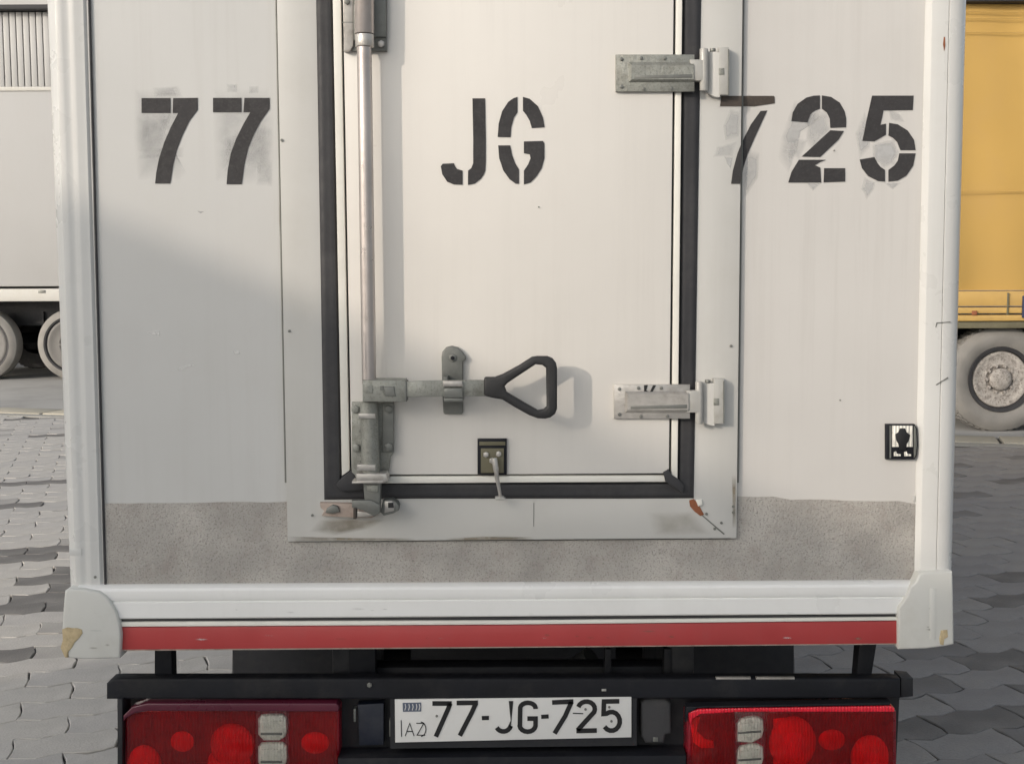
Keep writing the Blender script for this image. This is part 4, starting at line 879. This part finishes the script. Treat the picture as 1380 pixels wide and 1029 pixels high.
# ------------------------------------------------------------------ tail lamps
def lamp(o_px, hx, elems, label, clear):
    b = B(); px_prism(b, o_px, YB-0.004, 0.065, 0.006, 3)
    # open the front: the body is a shallow tray, so push the front face back
    body = obj('tail_lamp', b, 'lamp_body', T); body['label'] = label
    return body
def shape(name, pts, Y, th, m, par, bev=0.004): b = B(); px_prism(b, pts, Y, th, bev, 3); return obj(name, b, m, par)
def oval(cx, cy, rx, ry, n=18): return [(cx + rx*math.cos(2*math.pi*k/n)*(1+.12*math.cos(4*math.pi*k/n)), cy + ry*math.sin(2*math.pi*k/n)) for k in range(n)]
def dome(name, cx, cy, r, Y, m, par, sy=1.0, dep=0.5):
    b = B(); c0 = P(cx, cy, Y); rr = r/620
    bmesh.ops.create_uvsphere(b, u_segments=28, v_segments=14, radius=rr)
    for v in b.verts: v.co = Vector((v.co.x, v.co.y*dep, v.co.z*sy)) + c0
    return obj(name, b, m, par, smooth=60)
# left lamp
ol = [(168, 962), (178, 954), (196, 949), (452, 949), (457, 955), (457, 1058), (168, 1058)]
b = B(); px_prism(b, ol, YB+0.012, 0.05, 0.003); tlL = obj('tail_lamp', b, 'lamp_dark', T); tlL['label'] = 'left tail lamp cluster, deep red'
shape('bezel', [(166, 964), (178, 952), (198, 947), (453, 947), (457, 952), (456, 958.5), (200, 957.5), (182, 960.5), (170, 967), (166, 972)], YB-0.012, 0.03, 'lamp_body', tlL, .003)
dome('bulb_reflector', 313, 1003, 31, YB+0.012, 'lamp_red', tlL, 1.0, .35)
shape('bulb_reflector', [(293, 1000), (300, 985), (316, 982), (332, 990), (335, 1010), (342, 1050), (276, 1050), (280, 1020)], YB+0.008, .01, 'lamp_red', tlL, .004)
dome('bulb_reflector', 195, 1030, 24, YB+0.010, 'lamp_red', tlL, 1.2, .35)
shape('facet', [(180, 960), (205, 962), (204, 985), (190, 1000), (182, 985)], YB+0.009, .006, 'lamp_dark', tlL, .002)
dome('bulb_reflector', 246, 998, 17, YB+0.014, 'lamp_red', tlL, 0.9, .3)
dome('bulb_reflector', 425, 1000, 20, YB+0.013, 'lamp_red', tlL, 0.8, .3)
for k, y in enumerate((963, 1001)):
    shape('reversing_cell', [(347, y+6), (351, y+1), (360, y), (380, y), (386, y+5), (387, y+20), (384, y+30), (376, y+35), (355, y+35), (347, y+27)], YB+0.002, .014, 'lamp_silver', tlL, .006)
    shape('reversing_cell', [(352, y+8), (380, y+8), (380, y+18), (352, y+18)], YB-0.001, .006, 'lamp_silver', tlL, .003)
    shape('cell_joint', [(351, y+24), (380, y+24), (380, y+27), (351, y+27)], YB-0.0005, .004, 'dull_steel', tlL, .001)
shape('lens', [(171, 966), (184, 959), (200, 957), (343, 957), (343, 1055), (171, 1055)], YB-0.008, .004, 'lens_red', tlL, .001)
shape('clear_lens', [(344, 957), (389, 957), (389, 1055), (344, 1055)], YB-0.008, .004, 'lens_clear', tlL, .001)
shape('lens', [(390, 957), (454, 957), (454, 1055), (390, 1055)], YB-0.008, .004, 'lens_red', tlL, .001)
# right lamp
orr = [(925, 962), (932, 956), (1150, 950), (1200, 953), (1208, 958), (1208, 1058), (925, 1058)]
b = B(); px_prism(b, orr, YB+0.012, 0.05, 0.003); tlR = obj('tail_lamp', b, 'lamp_dark', T); tlR['label'] = 'right tail lamp cluster, brighter red with a bright left rim'
shape('bezel', [(927, 960), (940, 955), (1000, 953.5), (1200, 950.5), (1206, 954), (1206, 959), (1000, 959), (944, 962), (934, 968), (930, 978)], YB-0.012, 0.03, 'lamp_red', tlR, .003)
shape('shroud', [(925, 952), (1200, 946), (1200, 950), (940, 954), (928, 960), (925, 975)], YB-0.016, 0.03, 'black_steel', tlR, .003)
shape('rim_glow', [(930, 972), (935, 966), (944, 965), (940, 985), (950, 995), (962, 998), (963, 1008), (945, 1008), (934, 1000)], YB+0.006, .008, 'lamp_red', tlR, .003)
dome('bulb_reflector', 1068, 1000, 33, YB+0.012, 'lamp_red', tlR, 1.15, .35)
dome('bulb_reflector', 1172, 1020, 27, YB+0.010, 'lamp_red', tlR, 1.2, .35)
dome('bulb_reflector', 1121, 996, 19, YB+0.013, 'lamp_red', tlR, 0.8, .3)
shape('facet', [(1042, 968), (1058, 966), (1060, 1050), (1042, 1050)], YB+0.0110, .004, 'lamp_red', tlR, .002)
for k, y in enumerate((966, 1003)):
    shape('reversing_cell', [(993, y+10), (998, y+3), (1010, y), (1022, y), (1029, y+4), (1030, y+18), (1027, y+28), (1014, y+35), (993, y+34)], YB+0.002, .014, 'lamp_silver', tlR, .006)
    shape('reversing_cell', [(997, y+9), (1024, y+6), (1024, y+15), (997, y+18)], YB-0.001, .006, 'lamp_silver', tlR, .003)
    shape('cell_joint', [(995, y+20), (1026, y+18), (1026, y+20.5), (995, y+22.5)], YB-0.0005, .004, 'dull_steel', tlR, .001)
shape('lens', [(933, 966), (944, 961), (990, 959.5), (990, 1055), (931, 1055)], YB-0.008, .004, 'lens_red', tlR, .001)
shape('clear_lens', [(991, 959.5), (1032, 959.5), (1032, 1055), (991, 1055)], YB-0.008, .004, 'lens_clear', tlR, .001)
shape('lens', [(1033, 959.5), (1204, 958), (1204, 1055), (1033, 1055)], YB-0.008, .004, 'lens_red', tlR, .001)

# ------------------------------------------------------------------ chassis, wheels and cab
for sx in (-1, 1):
    b = B(); box(b, sx*0.38-0.03, sx*0.38+0.03, 0.14, 4.9, 0.56, zfl, .004); obj('chassis_rail', b, 'chassis', T)
    for k, xx in enumerate((0.74, 0.50)):
        wo_ = wheel('wheel', T, (0, 0, 0), 0.34, 0.2, -1, 'tyre_dark', 'rim_grey')
        wo_.rotation_euler = (0, 0, sx*math.pi/2); wo_.location = (sx*xx, 1.35, 0.34)
    wo_ = wheel('wheel', T, (0, 0, 0), 0.34, 0.2, -1, 'tyre_dark', 'rim_grey'); wo_.rotation_euler = (0, 0, sx*math.pi/2); wo_.location = (sx*0.72, 4.2, 0.34)
    b = B(); box(b, sx*0.60-0.21, sx*0.60+0.21, 0.90, 0.93, 0.16, zfl, .003); obj('mud_flap', b, 'chassis', T)
for yy in (0.18, 0.7, 1.6, 2.6):
    b = B(); box(b, -0.35, 0.35, yy, yy+0.06, 0.58, 0.68, .004); obj('crossmember', b, 'chassis', T)
b = B(); cyl(b, (-0.5, 1.35, 0.34), (0.5, 1.35, 0.34), 0.05); obj('axle', b, 'chassis', T)
b = B(); cyl(b, (-0.16, 1.35, 0.34), (0.16, 1.35, 0.34), 0.16, bev=.04); obj('differential', b, 'chassis', T)
b = B(); tube(b, [(-0.35, 0.95, 0.40), (0.0, 0.6, 0.42), (0.2, 0.5, 0.60)], 0.03, 10); obj('exhaust_pipe', b, 'dull_steel', T)
b = B(); box(b, -0.30, 0.30, 0.95, 0.98, 0.1, zfl-0.04, .003); obj('centre_flap', b, 'chassis', T)
for px0, px1 in ((470, 506), (815, 824), (895, 905)):
    b = B(); px_prism(b, [(px0, 874), (px1, 874), (px1, 914), (px0, 914)], 0.13, 0.03, .003); obj('hanger', b, 'black_steel', T)
b = B(); px_prism(b, [(700, 913), (772, 895), (775, 913)], 0.2, 0.05, .003); obj('gusset', b, 'dull_steel', T)
cb = [(3.5, 0.4), (5.25, 0.4), (5.3, 1.0), (5.0, 1.9), (4.7, 2.05), (3.6, 2.05), (3.5, 1.9)]
b = B(); pris(b, [Vector((-0.85, y, z)) for y, z in cb], 1.7, axis=Vector((1, 0, 0))); obj('cab', b, 'post_plastic', T)
for sx in (-1, 1):
    b = B(); pris(b, [Vector((sx*0.853, y, z)) for y, z in ((3.75, 1.2), (5.0, 1.2), (4.8, 1.8), (3.75, 1.85))], 0.004, axis=Vector((sx, 0, 0))); obj('side_window', b, 'glass_clear', T)
b = B(); pris(b, [Vector(p) for p in ((-0.75, 5.27, 1.1), (0.75, 5.27, 1.1), (0.7, 5.03, 1.85), (-0.7, 5.03, 1.85))], 0.01); obj('windscreen', b, 'glass_clear', T)
